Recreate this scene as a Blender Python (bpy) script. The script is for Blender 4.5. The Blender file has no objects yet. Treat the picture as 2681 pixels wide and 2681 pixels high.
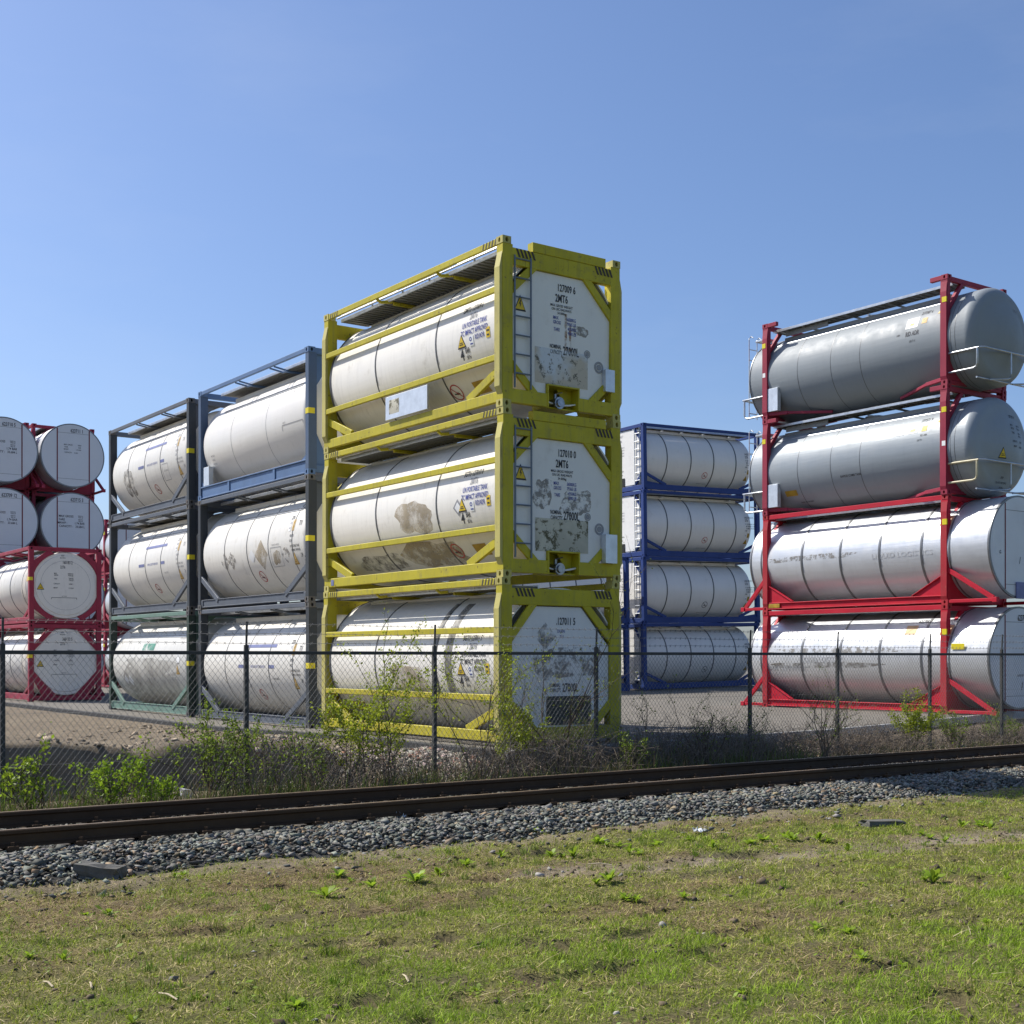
import bpy, math, random
import numpy as np
from mathutils import Vector, Matrix
random.seed(7); RNG = np.random.default_rng(11)
scn = bpy.context.scene
COL = scn.collection
# ------------------------------------------------------------------ camera, sky, sun, exposure
EYE = 1.90
cam_d = bpy.data.cameras.new("camera"); cam = bpy.data.objects.new("camera", cam_d); COL.objects.link(cam)
cam.location = (0, 0, EYE); cam.rotation_euler = (math.radians(90), 0, 0)
cam_d.sensor_width = 36.0; cam_d.lens = 36.0 * 3413.0 / 2681.0
cam_d.shift_y = (1720.35 - 1340.5) / 2681.0
cam_d.clip_start = 0.05; cam_d.clip_end = 6000
scn.camera = cam
TH = math.radians(35.75)                       # the yard grid: A along the track, D away from it
CT, ST = math.cos(TH), math.sin(TH)
def W2(A, D): return (A * CT - D * ST, A * ST + D * CT)
def P3(A, D, z): return Vector((A * CT - D * ST, A * ST + D * CT, z))
SUN_EL = math.radians(48.5); PHI = math.radians(61.0)
sh = (-math.cos(PHI) * CT - math.sin(PHI) * ST, -math.cos(PHI) * ST + math.sin(PHI) * CT)   # horizontal direction to the sun
SUN = Vector((sh[0] * math.cos(SUN_EL), sh[1] * math.cos(SUN_EL), math.sin(SUN_EL)))
world = bpy.data.worlds.new("World"); scn.world = world; world.use_nodes = True
wn = world.node_tree.nodes; wl = world.node_tree.links
bg = wn["Background"]; bg.inputs[1].default_value = 0.110
sky = wn.new("ShaderNodeTexSky"); sky.sky_type = 'NISHITA'; sky.sun_disc = False
sky.sun_elevation = SUN_EL; sky.sun_rotation = math.atan2(sh[0], sh[1])
sky.air_density = 1.0; sky.dust_density = 1.5; sky.ozone_density = 5.0; sky.altitude = 0
tint = wn.new("ShaderNodeMix"); tint.data_type = 'RGBA'; tint.blend_type = 'MULTIPLY'; tint.inputs[0].default_value = 1.0
tint.inputs[7].default_value = (0.95, 0.985, 1.09, 1); wl.new(sky.outputs[0], tint.inputs[6])
gc = wn.new("ShaderNodeTexCoord"); gm = wn.new("ShaderNodeMapping"); gm.inputs['Scale'].default_value = (1.3, 2.2, 5.0); gm.inputs['Rotation'].default_value = (0.2, 0.35, 0.4); gm.inputs['Location'].default_value = (3.1, 7.7, 2.3); wl.new(gc.outputs['Generated'], gm.inputs[0])
gn = wn.new("ShaderNodeTexNoise"); gn.inputs['Scale'].default_value = 1.7; gn.inputs['Detail'].default_value = 7; gn.inputs['Roughness'].default_value = .6; wl.new(gm.outputs[0], gn.inputs['Vector'])
gr_ = wn.new("ShaderNodeMapRange"); gr_.inputs[1].default_value = .50; gr_.inputs[2].default_value = .85; gr_.inputs[3].default_value = 0; gr_.inputs[4].default_value = .10; wl.new(gn.outputs['Fac'], gr_.inputs[0])
wisp = wn.new("ShaderNodeMix"); wisp.data_type = 'RGBA'; wl.new(gr_.outputs[0], wisp.inputs[0]); wl.new(tint.outputs[2], wisp.inputs[6]); wisp.inputs[7].default_value = (6.2, 6.6, 7.2, 1); wl.new(wisp.outputs[2], bg.inputs[0])
sun_d = bpy.data.lights.new("sun", 'SUN'); sun_d.energy = 5.0; sun_d.angle = math.radians(0.53); sun_d.color = (1.0, 0.955, 0.88)
sun = bpy.data.objects.new("sun", sun_d); COL.objects.link(sun)
sun.rotation_euler = SUN.to_track_quat('Z', 'Y').to_euler(); sun.location = (-30, 10, 40)
scn.view_settings.view_transform = 'Standard'; scn.view_settings.look = 'None'
scn.view_settings.exposure = 0.30; scn.view_settings.gamma = 1.0; scn.view_settings.use_curve_mapping = False

# ------------------------------------------------------------------ helpers
class MB:
    def __init__(s): s.v = []; s.f = []; s.m = []; s.ch = []
    def add(s, vs, fs, mi=0):
        o = len(s.v); s.v += [tuple(p) for p in vs]; s.f += [tuple(i + o for i in f) for f in fs]; s.m += [mi] * len(fs); s.ch.append((o, len(s.v), len(s.f) - len(fs), len(s.f)))
    def bar(s, p, q, w, h, up=(0, 0, 1), c=0.006, mi=0):
        """box from p to q, w across, h along up, with small chamfers"""
        p = Vector(p); q = Vector(q); d = (q - p).normalized(); u = Vector(up)
        x = d.cross(u)
        if x.length < 1e-4: x = d.cross(Vector((1, 0, 0)))
        x.normalize(); y = x.cross(d).normalized()
        a, b = w / 2, h / 2; c = min(c, a * .45, b * .45)
        pr = [(-a + c, -b), (a - c, -b), (a, -b + c), (a, b - c), (a - c, b), (-a + c, b), (-a, b - c), (-a, -b + c)]
        vs = [p + x * i + y * j for i, j in pr] + [q + x * i + y * j for i, j in pr]
        fs = [(i, (i + 1) % 8, 8 + (i + 1) % 8, 8 + i) for i in range(8)] + [tuple(range(7, -1, -1)), tuple(range(8, 16))]
        s.add(vs, fs, mi)
    def box(s, x0, x1, y0, y1, z0, z1, c=0.006, mi=0):
        s.bar(((x0 + x1) / 2, y0, (z0 + z1) / 2), ((x0 + x1) / 2, y1, (z0 + z1) / 2), x1 - x0, z1 - z0, c=c, mi=mi)
    def tube(s, pts, r, n=6, mi=0, closed=False, r2=None):
        pts = [Vector(p) for p in pts]; N = len(pts); rings = []
        for i, p in enumerate(pts):
            if closed: d = pts[(i + 1) % N] - pts[i - 1]
            else: d = pts[min(i + 1, N - 1)] - pts[max(i - 1, 0)]
            d.normalize(); u = Vector((0, 0, 1)) if abs(d.z) < .9 else Vector((1, 0, 0))
            x = d.cross(u).normalized(); y = x.cross(d)
            rr = r if r2 is None else r + (r2 - r) * i / max(1, N - 1)
            rings.append([p + (x * math.cos(2 * math.pi * k / n) + y * math.sin(2 * math.pi * k / n)) * rr for k in range(n)])
        vs = [p for g in rings for p in g]; fs = []
        for i in range(N if closed else N - 1):
            j = (i + 1) % N
            for k in range(n): fs.append((i * n + k, i * n + (k + 1) % n, j * n + (k + 1) % n, j * n + k))
        if not closed: fs += [tuple(range(n - 1, -1, -1)), tuple((N - 1) * n + k for k in range(n))]
        s.add(vs, fs, mi)
    def prism(s, poly, ax, t0, t1, mi=0):
        """polygon extruded along axis ax ('x','y','z') from t0 to t1"""
        def mk(p, t):
            return {'x': (t, p[0], p[1]), 'y': (p[0], t, p[1]), 'z': (p[0], p[1], t)}[ax]
        n = len(poly); vs = [mk(p, t0) for p in poly] + [mk(p, t1) for p in poly]
        s.add(vs, [tuple(range(n - 1, -1, -1)), tuple(range(n, 2 * n))] + [(i, (i + 1) % n, n + (i + 1) % n, n + i) for i in range(n)], mi)
    def lathe(s, prof, n=72, zc=0, mi=0, cap=True):
        """profile of (y, r) turned about the y axis at height zc"""
        vs = []; fs = []
        for y, r in prof:
            for k in range(n):
                a = 2 * math.pi * k / n; vs.append((r * math.cos(a), y, zc + r * math.sin(a)))
        for i in range(len(prof) - 1):
            for k in range(n): fs.append((i * n + k, i * n + (k + 1) % n, (i + 1) * n + (k + 1) % n, (i + 1) * n + k))
        if cap: fs += [tuple(range(n)), tuple((len(prof) - 1) * n + k for k in range(n - 1, -1, -1))]
        s.add(vs, fs, mi)
    def pieces(s):
        """the loose pieces: added shapes whose bounding boxes touch belong together"""
        n = len(s.ch); bb = []
        for (v0, v1, f0, f1) in s.ch:
            a = np.array(s.v[v0:v1]); bb.append((a.min(0) - .012, a.max(0) + .012))
        par = list(range(n))
        def fd(i):
            while par[i] != i: i = par[i]
            return i
        for i in range(n):
            for j in range(i):
                if (bb[i][0] <= bb[j][1]).all() and (bb[j][0] <= bb[i][1]).all(): par[fd(i)] = fd(j)
        out = {}
        for i, (v0, v1, f0, f1) in enumerate(s.ch):
            b = out.setdefault(fd(i), MB()); b.add(s.v[v0:v1], [tuple(k - v0 for k in f) for f in s.f[f0:f1]])
        return list(out.values())
    def mesh(s, name, *mats, smooth=None):
        me = bpy.data.meshes.new(name); me.from_pydata(s.v, [], s.f)
        for m in mats: me.materials.append(m)
        if len(mats) > 1: me.polygons.foreach_set('material_index', s.m)
        me.update()
        import bmesh
        bm = bmesh.new(); bm.from_mesh(me); bmesh.ops.recalc_face_normals(bm, faces=bm.faces); bm.to_mesh(me); bm.free()
        if smooth is not None:
            me.polygons.foreach_set('use_smooth', [True] * len(me.polygons)); me.set_sharp_from_angle(angle=math.radians(smooth))
        return me
def link(name, data, parent=None, loc=None, rz=None):
    o = bpy.data.objects.new(name, data); COL.objects.link(o)
    if parent is not None: o.parent = parent
    if loc is not None: o.location = loc
    if rz is not None: o.rotation_euler = (0, 0, rz)
    return o
def tag(o, label=None, cat=None, group=None, kind=None):
    if label: o['label'] = label
    if cat: o['category'] = cat
    if group: o['group'] = group
    if kind: o['kind'] = kind
    return o
def np_mesh(name, V, F, mat, col=None, smooth=False):
    """fast mesh from numpy arrays; F is (M,k); col is per-vertex rgb"""
    me = bpy.data.meshes.new(name); V = np.asarray(V, np.float32); F = np.asarray(F, np.int32); k = F.shape[1]
    me.vertices.add(len(V)); me.vertices.foreach_set('co', V.ravel())
    me.loops.add(F.size); me.loops.foreach_set('vertex_index', F.ravel())
    me.polygons.add(len(F)); me.polygons.foreach_set('loop_start', np.arange(0, F.size, k, dtype=np.int32))
    me.polygons.foreach_set('loop_total', np.full(len(F), k, np.int32))
    if smooth: me.polygons.foreach_set('use_smooth', np.ones(len(F), bool))
    if col is not None:
        at = me.color_attributes.new('tint', 'FLOAT_COLOR', 'POINT')
        c4 = np.ones((len(V), 4), np.float32); c4[:, :3] = col; at.data.foreach_set('color', c4.ravel())
    me.update(calc_edges=True); me.validate()
    me.materials.append(mat); return me
def vnoise(x, y, seed=0):
    """smooth 2-D value noise, numpy, 0..1"""
    x = np.asarray(x, float) + seed * 17.31; y = np.asarray(y, float) + seed * 9.77
    xi = np.floor(x).astype(np.int64); yi = np.floor(y).astype(np.int64); fx = x - xi; fy = y - yi
    fx = fx * fx * (3 - 2 * fx); fy = fy * fy * (3 - 2 * fy)
    def h(i, j):
        n = (i * 374761393 + j * 668265263 + seed * 1442695) & 0x7fffffff
        n = ((n ^ (n >> 13)) * 1274126177) & 0x7fffffff
        return ((n ^ (n >> 16)) & 0xffff) / 65535.0
    return (h(xi, yi) * (1 - fx) + h(xi + 1, yi) * fx) * (1 - fy) + (h(xi, yi + 1) * (1 - fx) + h(xi + 1, yi + 1) * fx) * fy
def fbm(x, y, seed=0, o=4):
    t = 0; a = .5; n = 0
    for i in range(o): t = t + a * vnoise(x * 2 ** i, y * 2 ** i, seed + i); n += a; a *= .5
    return t / n
def sstep(a, b, x):
    t = np.clip((np.asarray(x, float) - a) / (b - a), 0, 1); return t * t * (3 - 2 * t)

# ------------------------------------------------------------------ materials
def new_mat(name):
    m = bpy.data.materials.new(name); m.use_nodes = True
    return m, m.node_tree.nodes, m.node_tree.links, m.node_tree.nodes['Principled BSDF']
def coords(N, L, scale=(1, 1, 1), rnd=True):
    tc = N.new('ShaderNodeTexCoord'); out = tc.outputs['Object']
    if rnd:
        oi = N.new('ShaderNodeObjectInfo'); mu = N.new('ShaderNodeMath'); mu.operation = 'MULTIPLY'; mu.inputs[1].default_value = 57.0
        L.new(oi.outputs['Random'], mu.inputs[0]); ad = N.new('ShaderNodeVectorMath'); ad.operation = 'ADD'
        L.new(out, ad.inputs[0]); L.new(mu.outputs[0], ad.inputs[1]); out = ad.outputs[0]
    mp = N.new('ShaderNodeMapping'); mp.inputs['Scale'].default_value = scale; L.new(out, mp.inputs[0]); return mp.outputs[0]
def noise(N, L, vec, scale, detail=4, rough=.55):
    n = N.new('ShaderNodeTexNoise'); n.inputs['Scale'].default_value = scale; n.inputs['Detail'].default_value = detail
    n.inputs['Roughness'].default_value = rough; L.new(vec, n.inputs['Vector']); return n.outputs['Fac']
def ramp(N, L, fac, a, b, c0=0.0, c1=1.0):
    r = N.new('ShaderNodeMapRange'); r.inputs[1].default_value = a; r.inputs[2].default_value = b
    r.inputs[3].default_value = c0; r.inputs[4].default_value = c1; L.new(fac, r.inputs[0]); return r.outputs[0]
def mix(N, L, fac, a, b, mode='MIX'):
    m = N.new('ShaderNodeMix'); m.data_type = 'RGBA'; m.blend_type = mode
    for s, v in ((m.inputs[0], fac), (m.inputs[6], a), (m.inputs[7], b)):
        if isinstance(v, (int, float)): s.default_value = v
        elif isinstance(v, tuple): s.default_value = v + (1,)
        else: L.new(v, s)
    return m.outputs[2]
def bump(N, L, h, strength, dist, P):
    b = N.new('ShaderNodeBump'); b.inputs['Strength'].default_value = strength; b.inputs['Distance'].default_value = dist
    L.new(h, b.inputs['Height']); L.new(b.outputs[0], P.inputs['Normal'])
def paint(name, c, rust=.5, dirt=.5, rough=.45, wear=(.105, .06, .035), runs=.0):
    m, N, L, P = new_mat(name); v = coords(N, L)
    big = noise(N, L, v, 1.6, 5); fine = noise(N, L, v, 14, 8, .65); mid = noise(N, L, v, 5, 6, .6)
    vs = coords(N, L, (9, 9, .8)); streak = noise(N, L, vs, 1.3, 5, .6)
    base = mix(N, L, ramp(N, L, big, .3, .7), tuple(x * .86 for x in c), tuple(min(1, x * 1.1) for x in c))
    base = mix(N, L, ramp(N, L, streak, .52, .75, 0, .45 * dirt), base, tuple(.5 * x + .05 for x in c))
    base = mix(N, L, ramp(N, L, mid, .55, .75, 0, .35 * dirt), base, (.19, .17, .13))
    if runs:
        v2 = coords(N, L, (26, 26, 1.1)); s2 = noise(N, L, v2, 1.0, 6, .7); base = mix(N, L, ramp(N, L, s2, .60, .70, 0, runs), base, (.13, .085, .035))
    base = mix(N, L, ramp(N, L, fine, .70 - .12 * rust, .74 - .12 * rust, 0, min(1, .9 * rust + .1)), base, wear)
    L.new(base, P.inputs['Base Color']); P.inputs['Specular IOR Level'].default_value = .35
    L.new(ramp(N, L, mid, .3, .7, rough, rough + .25), P.inputs['Roughness']); bump(N, L, fine, .12, .004, P)
    return m
def tankskin(name, c, dirt=.5, rough=.32, metal=0.0, warm=(.34, .30, .24), wob=.25, spec=.5):
    m, N, L, P = new_mat(name); v = coords(N, L)
    big = noise(N, L, v, .7, 4); mid = noise(N, L, v, 3.2, 7, .65); fine = noise(N, L, v, 22, 6, .7)
    vs = coords(N, L, (2.2, 7.5, .75)); st = noise(N, L, vs, 1.5, 6, .65)
    vh = coords(N, L, (1, .35, 6)); hz = noise(N, L, vh, 1.2, 4, .6)
    base = mix(N, L, ramp(N, L, big, .3, .7), tuple(x * .95 for x in c), c)
    base = mix(N, L, ramp(N, L, st, .5, .78, 0, .38 * dirt), base, tuple(x * .62 for x in c))
    base = mix(N, L, ramp(N, L, mid, .58, .8, 0, .55 * dirt), base, warm)
    base = mix(N, L, ramp(N, L, fine, .68, .8, 0, .4 * dirt), base, tuple(x * .6 for x in warm))
    L.new(base, P.inputs['Base Color']); P.inputs['Metallic'].default_value = metal; P.inputs['Specular IOR Level'].default_value = spec
    L.new(ramp(N, L, mid, .3, .75, rough, rough + .2), P.inputs['Roughness'])
    ad = N.new('ShaderNodeMath'); ad.operation = 'ADD'; L.new(big, ad.inputs[0]); L.new(hz, ad.inputs[1])
    bump(N, L, ad.outputs[0], wob, .012, P); return m
def plain(name, c, rough=.5, metal=0.0, var=.15, spec=.4, sc=6.0):
    m, N, L, P = new_mat(name); v = coords(N, L); n = noise(N, L, v, sc, 6, .6)
    L.new(mix(N, L, ramp(N, L, n, .3, .7), tuple(x * (1 - var) for x in c), tuple(min(1, x * (1 + var)) for x in c)), P.inputs['Base Color'])
    P.inputs['Roughness'].default_value = rough; P.inputs['Metallic'].default_value = metal; P.inputs['Specular IOR Level'].default_value = spec
    return m
def patchmat(name, c, lo, hi, sc=5.0, dark=(.10, .085, .06), speck=.62, amax=.9, alt=None):
    """print or grime film that covers only part of the surface below it"""
    m, N, L, P = new_mat(name); v = coords(N, L); n = noise(N, L, v, sc, 9, .7); n2 = noise(N, L, v, sc * 2.3, 9, .75); n3 = noise(N, L, v, sc * .45, 3)
    L.new(mix(N, L, ramp(N, L, n2, speck, speck + .05), mix(N, L, ramp(N, L, n3, .45, .58), c, alt or tuple(.8 * x for x in c)), dark), P.inputs['Base Color']); P.inputs['Roughness'].default_value = .7
    tr = N.new('ShaderNodeBsdfTransparent'); mx = N.new('ShaderNodeMixShader')
    L.new(ramp(N, L, n, lo, hi, 0, amax), mx.inputs[0]); L.new(tr.outputs[0], mx.inputs[1]); L.new(P.outputs[0], mx.inputs[2])
    L.new(mx.outputs[0], N['Material Output'].inputs[0]); return m
def tinted(name, rough=.7, spec=.25, sub=0.0, trans=0.0):
    m, N, L, P = new_mat(name); a = N.new('ShaderNodeAttribute'); a.attribute_name = 'tint'
    L.new(a.outputs['Color'], P.inputs['Base Color']); P.inputs['Roughness'].default_value = rough; P.inputs['Specular IOR Level'].default_value = spec
    if trans:
        t = N.new('ShaderNodeBsdfTranslucent'); L.new(a.outputs['Color'], t.inputs[0]); mx = N.new('ShaderNodeMixShader'); mx.inputs[0].default_value = trans
        L.new(P.outputs[0], mx.inputs[1]); L.new(t.outputs[0], mx.inputs[2]); L.new(mx.outputs[0], N['Material Output'].inputs[0])
    return m
M = {}
M['yellow'] = paint('yellow_paint', (.485, .415, .018), rust=.64, dirt=1.15, runs=.6)
M['yellow_worn_sunlit'] = paint('worn_sunlit_yellow_paint', (.50, .44, .13), runs=.75, rust=.6, dirt=.9, wear=(.20, .13, .09))  # worn paint; on the post flanges its paleness also carries sunlight
M['grey_frame'] = paint('slate_grey_paint', (.105, .12, .145), rust=.3, dirt=.4)
M['rusty_grey'] = paint('rusty_grey_paint', (.12, .115, .11), rust=.85, dirt=.9, wear=(.16, .09, .055))
M['blue_frame'] = paint('steel_blue_paint', (.10, .175, .32), rust=.12, dirt=.3)
M['royal'] = paint('royal_blue_paint', (.018, .046, .185), rust=.08, dirt=.2)
M['green'] = paint('faded_green_paint', (.15, .25, .20), rust=.5, dirt=.8)
M['green_post_shaded'] = paint('shaded_green_paint', (.035, .055, .042), rust=.6, dirt=.7, wear=(.14, .09, .06))  # green frame paint darkened for posts, end-face shade put into the colour
M['slate_post_shaded'] = paint('shaded_slate_paint', (.045, .052, .06), rust=.4, dirt=.4)  # same slate paint as the rails, with the posts' shade in the colour
M['blue_post_shaded'] = paint('shaded_steel_blue_paint', (.075, .115, .19), rust=.1, dirt=.3)  # steel blue copy for posts, darkened to carry their shade
M['red'] = paint('red_paint', (.50, .008, .028), rust=.16, dirt=.25, wear=(.26, .15, .10))
M['red_faded'] = paint('faded_red_paint', (.31, .024, .052), rust=.08, dirt=.3)
M['red_worn'] = paint('worn_red_paint', (.42, .025, .035), rust=.62, dirt=.5, wear=(.28, .17, .08))
M['teal'] = paint('teal_paint', (.02, .20, .20), rust=.1, dirt=.2)
M['white'] = tankskin('white_tank_skin', (.80, .765, .69), dirt=.95)
M['white_dirty'] = tankskin('grimy_white_tank_skin', (.70, .68, .62), dirt=.95)
M['white_clean'] = tankskin('clean_white_tank_skin', (.80, .765, .70), dirt=.4, rough=.28)
M['panel'] = tankskin('white_end_panel', (.80, .78, .735), dirt=.5, rough=.45)
M['silver'] = tankskin('brushed_aluminium_skin', (.66, .675, .69), dirt=.45, rough=.33, metal=.52, warm=(.40, .37, .33), wob=.45)
M['disc'] = tankskin('pale_aluminium_end', (.68, .69, .70), dirt=.15, rough=.45, metal=.25, wob=.35)
M['grey_tank'] = tankskin('grey_tank_skin', (.265, .29, .305), dirt=.4, rough=.42, metal=.0, spec=.28, warm=(.25, .235, .2), wob=.35)
M['grey_tank2'] = tankskin('pale_grey_tank_skin', (.30, .33, .35), dirt=.4, rough=.36, metal=.12, spec=.35, warm=(.32, .3, .27), wob=.4)
M['band'] = plain('dark_band', (.12, .12, .12), .45, .4)
M['line'] = plain('faint_seam_line', (.34, .33, .31), .5, .2)
M['steel_band'] = plain('steel_band', (.20, .205, .21), .4, .6)
M['galv'] = plain('galvanised_steel', (.50, .52, .54), .38, .75, .2)
M['alu_box'] = plain('aluminium_box', (.66, .69, .72), .38, .5, .12)
M['dark'] = plain('dark_void', (.012, .012, .012), .8)
M['grate'] = plain('walkway_grating', (.26, .255, .24), .6, .4, .25, sc=60)
M['ladder'] = plain('ladder_steel', (.16, .19, .23), .45, .3)
M['black_ink'] = plain('black_lettering', (.03, .032, .04), .6)
M['faint_ink'] = plain('faded_lettering', (.30, .30, .31), .7)
M['ghost_ink'] = plain('ghost_lettering', (.50, .505, .51), .6)
M['blue_ink'] = plain('blue_lettering', (.05, .07, .30), .6)
M['stripe_blue'] = plain('blue_stripe', (.17, .19, .36), .5)
M['sign_yellow'] = plain('yellow_sign', (.72, .50, .02), .5, 0, .1)
M['sign_faded'] = plain('faded_orange_sign', (.66, .44, .16), .6, 0, .2)
M['tag_yellow'] = plain('bright_yellow_tag', (.75, .62, .02), .5, 0, .1)
M['sign_red'] = plain('red_sign_ink', (.45, .05, .04), .5)
M['brown_plate'] = plain('brown_orange_plate', (.40, .24, .02), .5, 0, .25)
M['label_white'] = plain('white_label', (.82, .82, .8), .5, 0, .05)
M['label_peach'] = plain('faded_peach_label', (.78, .50, .26), .6, 0, .1)
M['hazard'] = plain('hazard_black', (.055, .045, .035), .7, 0, .4, sc=30)
M['seam_red'] = plain('dark_red_seam', (.15, .008, .014), .6)
M['valve'] = plain('valve_metal', (.30, .30, .31), .3, .9, .3, sc=20)
M['peel'] = patchmat('peeled_sticker', (.62, .59, .47), .24, .30, 3.2, (.11, .10, .05), speck=.525)
M['peel_blue'] = patchmat('peeled_pale_sticker', (.66, .70, .74), .18, .26, 3.0, (.14, .13, .10), speck=.55, alt=(.60, .53, .42))
M['mud'] = patchmat('brown_grime', (.44, .36, .24), .34, .62, 3.2, (.30, .24, .15), amax=.85)
M['film'] = patchmat('grey_dirt_film', (.37, .345, .30), .34, .78, 1.7, (.30, .27, .23), amax=.75, speck=.7)
M['tar'] = patchmat('dark_tar_run', (.17, .16, .14), .30, .56, 3, (.12, .11, .09), amax=.75)
M['olive_dark'] = plain('dark_olive_hatch', (.07, .072, .06), .8, 0, .3)
M['soot'] = patchmat('grey_grime', (.23, .21, .18), .42, .62, 4.0, (.16, .15, .13), amax=.75)
M['scrape'] = patchmat('grey_scrape', (.30, .28, .25), .46, .56, 6.5, (.22, .2, .18), amax=.7)
M['whitepatch'] = patchmat('white_patch', (.85, .85, .84), .2, .28, 3, (.8, .8, .8))
M['rust_run'] = patchmat('rust_run', (.34, .17, .07), .4, .6, 8, (.25, .12, .05), amax=.7)
M['greenpatch'] = patchmat('green_paint_mark', (.09, .35, .26), .38, .55, 4, (.12, .4, .3), amax=.8)
# ------------------------------------------------------------------ yard surface (large structure first)
YC = np.array([(13, 20, -1.44), (13, 28, -1.545), (13, 34.5, -1.52), (13.5, 48, -1.5), (27.5, 22.5, -1.39), (34.4, 38.8, -1.31), (40.4, 38.5, -1.19),
               (16, 55, -1.57), (60, 60, -1.2), (60, 20, -1.35), (20, 17, -1.42), (25, 60, -1.45), (100, 100, -1.2), (20, 100, -1.4), (28, 39, -1.36)])
def yardz(A, D):
    A = np.asarray(A, float); D = np.asarray(D, float); w = 0; s = 0
    for a, d, z in YC:
        k = 1.0 / (((A - a) ** 2 + (D - d) ** 2) ** 1.5 + 1.0); w = w + k; s = s + k * z
    return s / w + EYE
def yard_edge(A):
    return np.where(A < 19.75, 16.35 + (A - 11.7) * .10, 17.16 + (A - 19.75) * .23)
# ------------------------------------------------------------------ flat shapes and lettering that follow a surface
_txt = {}
_tc = bpy.data.curves.new('type_setter', 'FONT'); _to = bpy.data.objects.new('type_setter', _tc); COL.objects.link(_to)
_tc.align_x = 'CENTER'; _tc.resolution_u = 2
def glyphs(s, bold=0.012):
    if (s, bold) not in _txt:
        _tc.body = s; _tc.offset = bold; bpy.context.view_layer.update()
        me = bpy.data.meshes.new_from_object(_to.evaluated_get(bpy.context.evaluated_depsgraph_get()))
        _txt[(s, bold)] = ([(v.co.x, v.co.y) for v in me.vertices], [tuple(p.vertices) for p in me.polygons]); bpy.data.meshes.remove(me)
    return _txt[(s, bold)]
def sh_text(s, h, xs=.62, at=(0, 0), bold=0.012):
    v, f = glyphs(s, bold); k = h / .70
    return [(x * k * xs + at[0], y * k - h / 2 + at[1]) for x, y in v], f
def sh_rect(w, h, at=(0, 0), nx=4, ny=6, skew=0.0):
    v = [(at[0] - w / 2 + w * i / nx + skew * (j / ny - .5), at[1] - h / 2 + h * j / ny) for j in range(ny + 1) for i in range(nx + 1)]
    f = [(j * (nx + 1) + i, j * (nx + 1) + i + 1, (j + 1) * (nx + 1) + i + 1, (j + 1) * (nx + 1) + i) for j in range(ny) for i in range(nx)]
    return v, f
def sh_ring(r0, r1, at=(0, 0), n=28):
    v = []; f = []
    for k in range(n):
        a = 2 * math.pi * k / n; v += [(at[0] + r0 * math.cos(a), at[1] + r0 * math.sin(a)), (at[0] + r1 * math.cos(a), at[1] + r1 * math.sin(a))]
    for k in range(n):
        j = (k + 1) % n; f.append((2 * k, 2 * k + 1, 2 * j + 1, 2 * j))
    return v, f
def sh_tri(w, h, at=(0, 0)):
    v = []; f = []; n = 6
    for j in range(n):
        t = j / n; v += [(at[0] - w / 2 * (1 - t), at[1] - h / 2 + h * t), (at[0] + w / 2 * (1 - t), at[1] - h / 2 + h * t)]
    v.append((at[0], at[1] + h / 2)); f = [(2 * j, 2 * j + 1, 2 * j + 3, 2 * j + 2) for j in range(n - 1)] + [(2 * n - 2, 2 * n - 1, 2 * n)]
    return v, f
def sh_line(p, q, w):
    dx, dy = q[0] - p[0], q[1] - p[1]; l = math.hypot(dx, dy); nx, ny = -dy / l * w / 2, dx / l * w / 2; v = []; n = 5
    for i in range(n + 1):
        t = i / n; v += [(p[0] + dx * t + nx, p[1] + dy * t + ny), (p[0] + dx * t - nx, p[1] + dy * t - ny)]
    return v, [(2 * i, 2 * i + 1, 2 * i + 3, 2 * i + 2) for i in range(n)]
def sh_poly(pts): return list(pts), [tuple(range(len(pts)))]
def sh_blob(w, h, at=(0, 0), n=26, m=6):
    ph = [random.uniform(0, 6.28) for _ in range(3)]; v = [at]; f = []
    for j in range(1, m + 1):
        for k in range(n):
            a = 2 * math.pi * k / n; c, s = math.cos(a), math.sin(a); q = 1 / (abs(c) ** 4 + abs(s) ** 4) ** .25
            r = q * (.86 + .10 * math.sin(2 * a + ph[0]) + .07 * math.sin(5 * a + ph[1]) + .05 * math.sin(9 * a + ph[2])) * j / m
            v.append((at[0] + w / 2 * c * r, at[1] + h / 2 * s * r))
    f += [(0, 1 + k, 1 + (k + 1) % n) for k in range(n)]
    for j in range(m - 1):
        for k in range(n): a, b = 1 + j * n, 1 + (j + 1) * n; f.append((a + k, b + k, b + (k + 1) % n, a + (k + 1) % n))
    return v, f
class Surf:
    """2-D print coordinates (right, up) to a place on a container: 'cyl' = left flank, 'end' = flat end"""
    def __init__(s, kind, t, z, R=1.2, zc=1.36, L=6.058, end=-1, y=None):
        s.k, s.t, s.z, s.R, s.zc, s.L, s.end, s.y = kind, t, z, R, zc, L, end, y
    def map(s, p, off):
        if s.k == 'cyl':
            a = math.asin(max(-1, min(1, (s.z - s.zc) / s.R))) + p[1] / s.R
            return (-(s.R + off) * math.cos(a), -s.L / 2 + s.t - p[0], s.zc + (s.R + off) * math.sin(a))
        x = s.t + p[0]
        if s.k == 'head':
            r = math.hypot(x, s.z + p[1] - s.zc); kn = .34; q = min(r, s.R - kn) / (s.R - kn); return (x, s.y - (.46 - (.46 - kn * .75) * q * q) - off, s.z + p[1])
        return (x * (-s.end), s.y + s.end * off, s.z + p[1])
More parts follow.
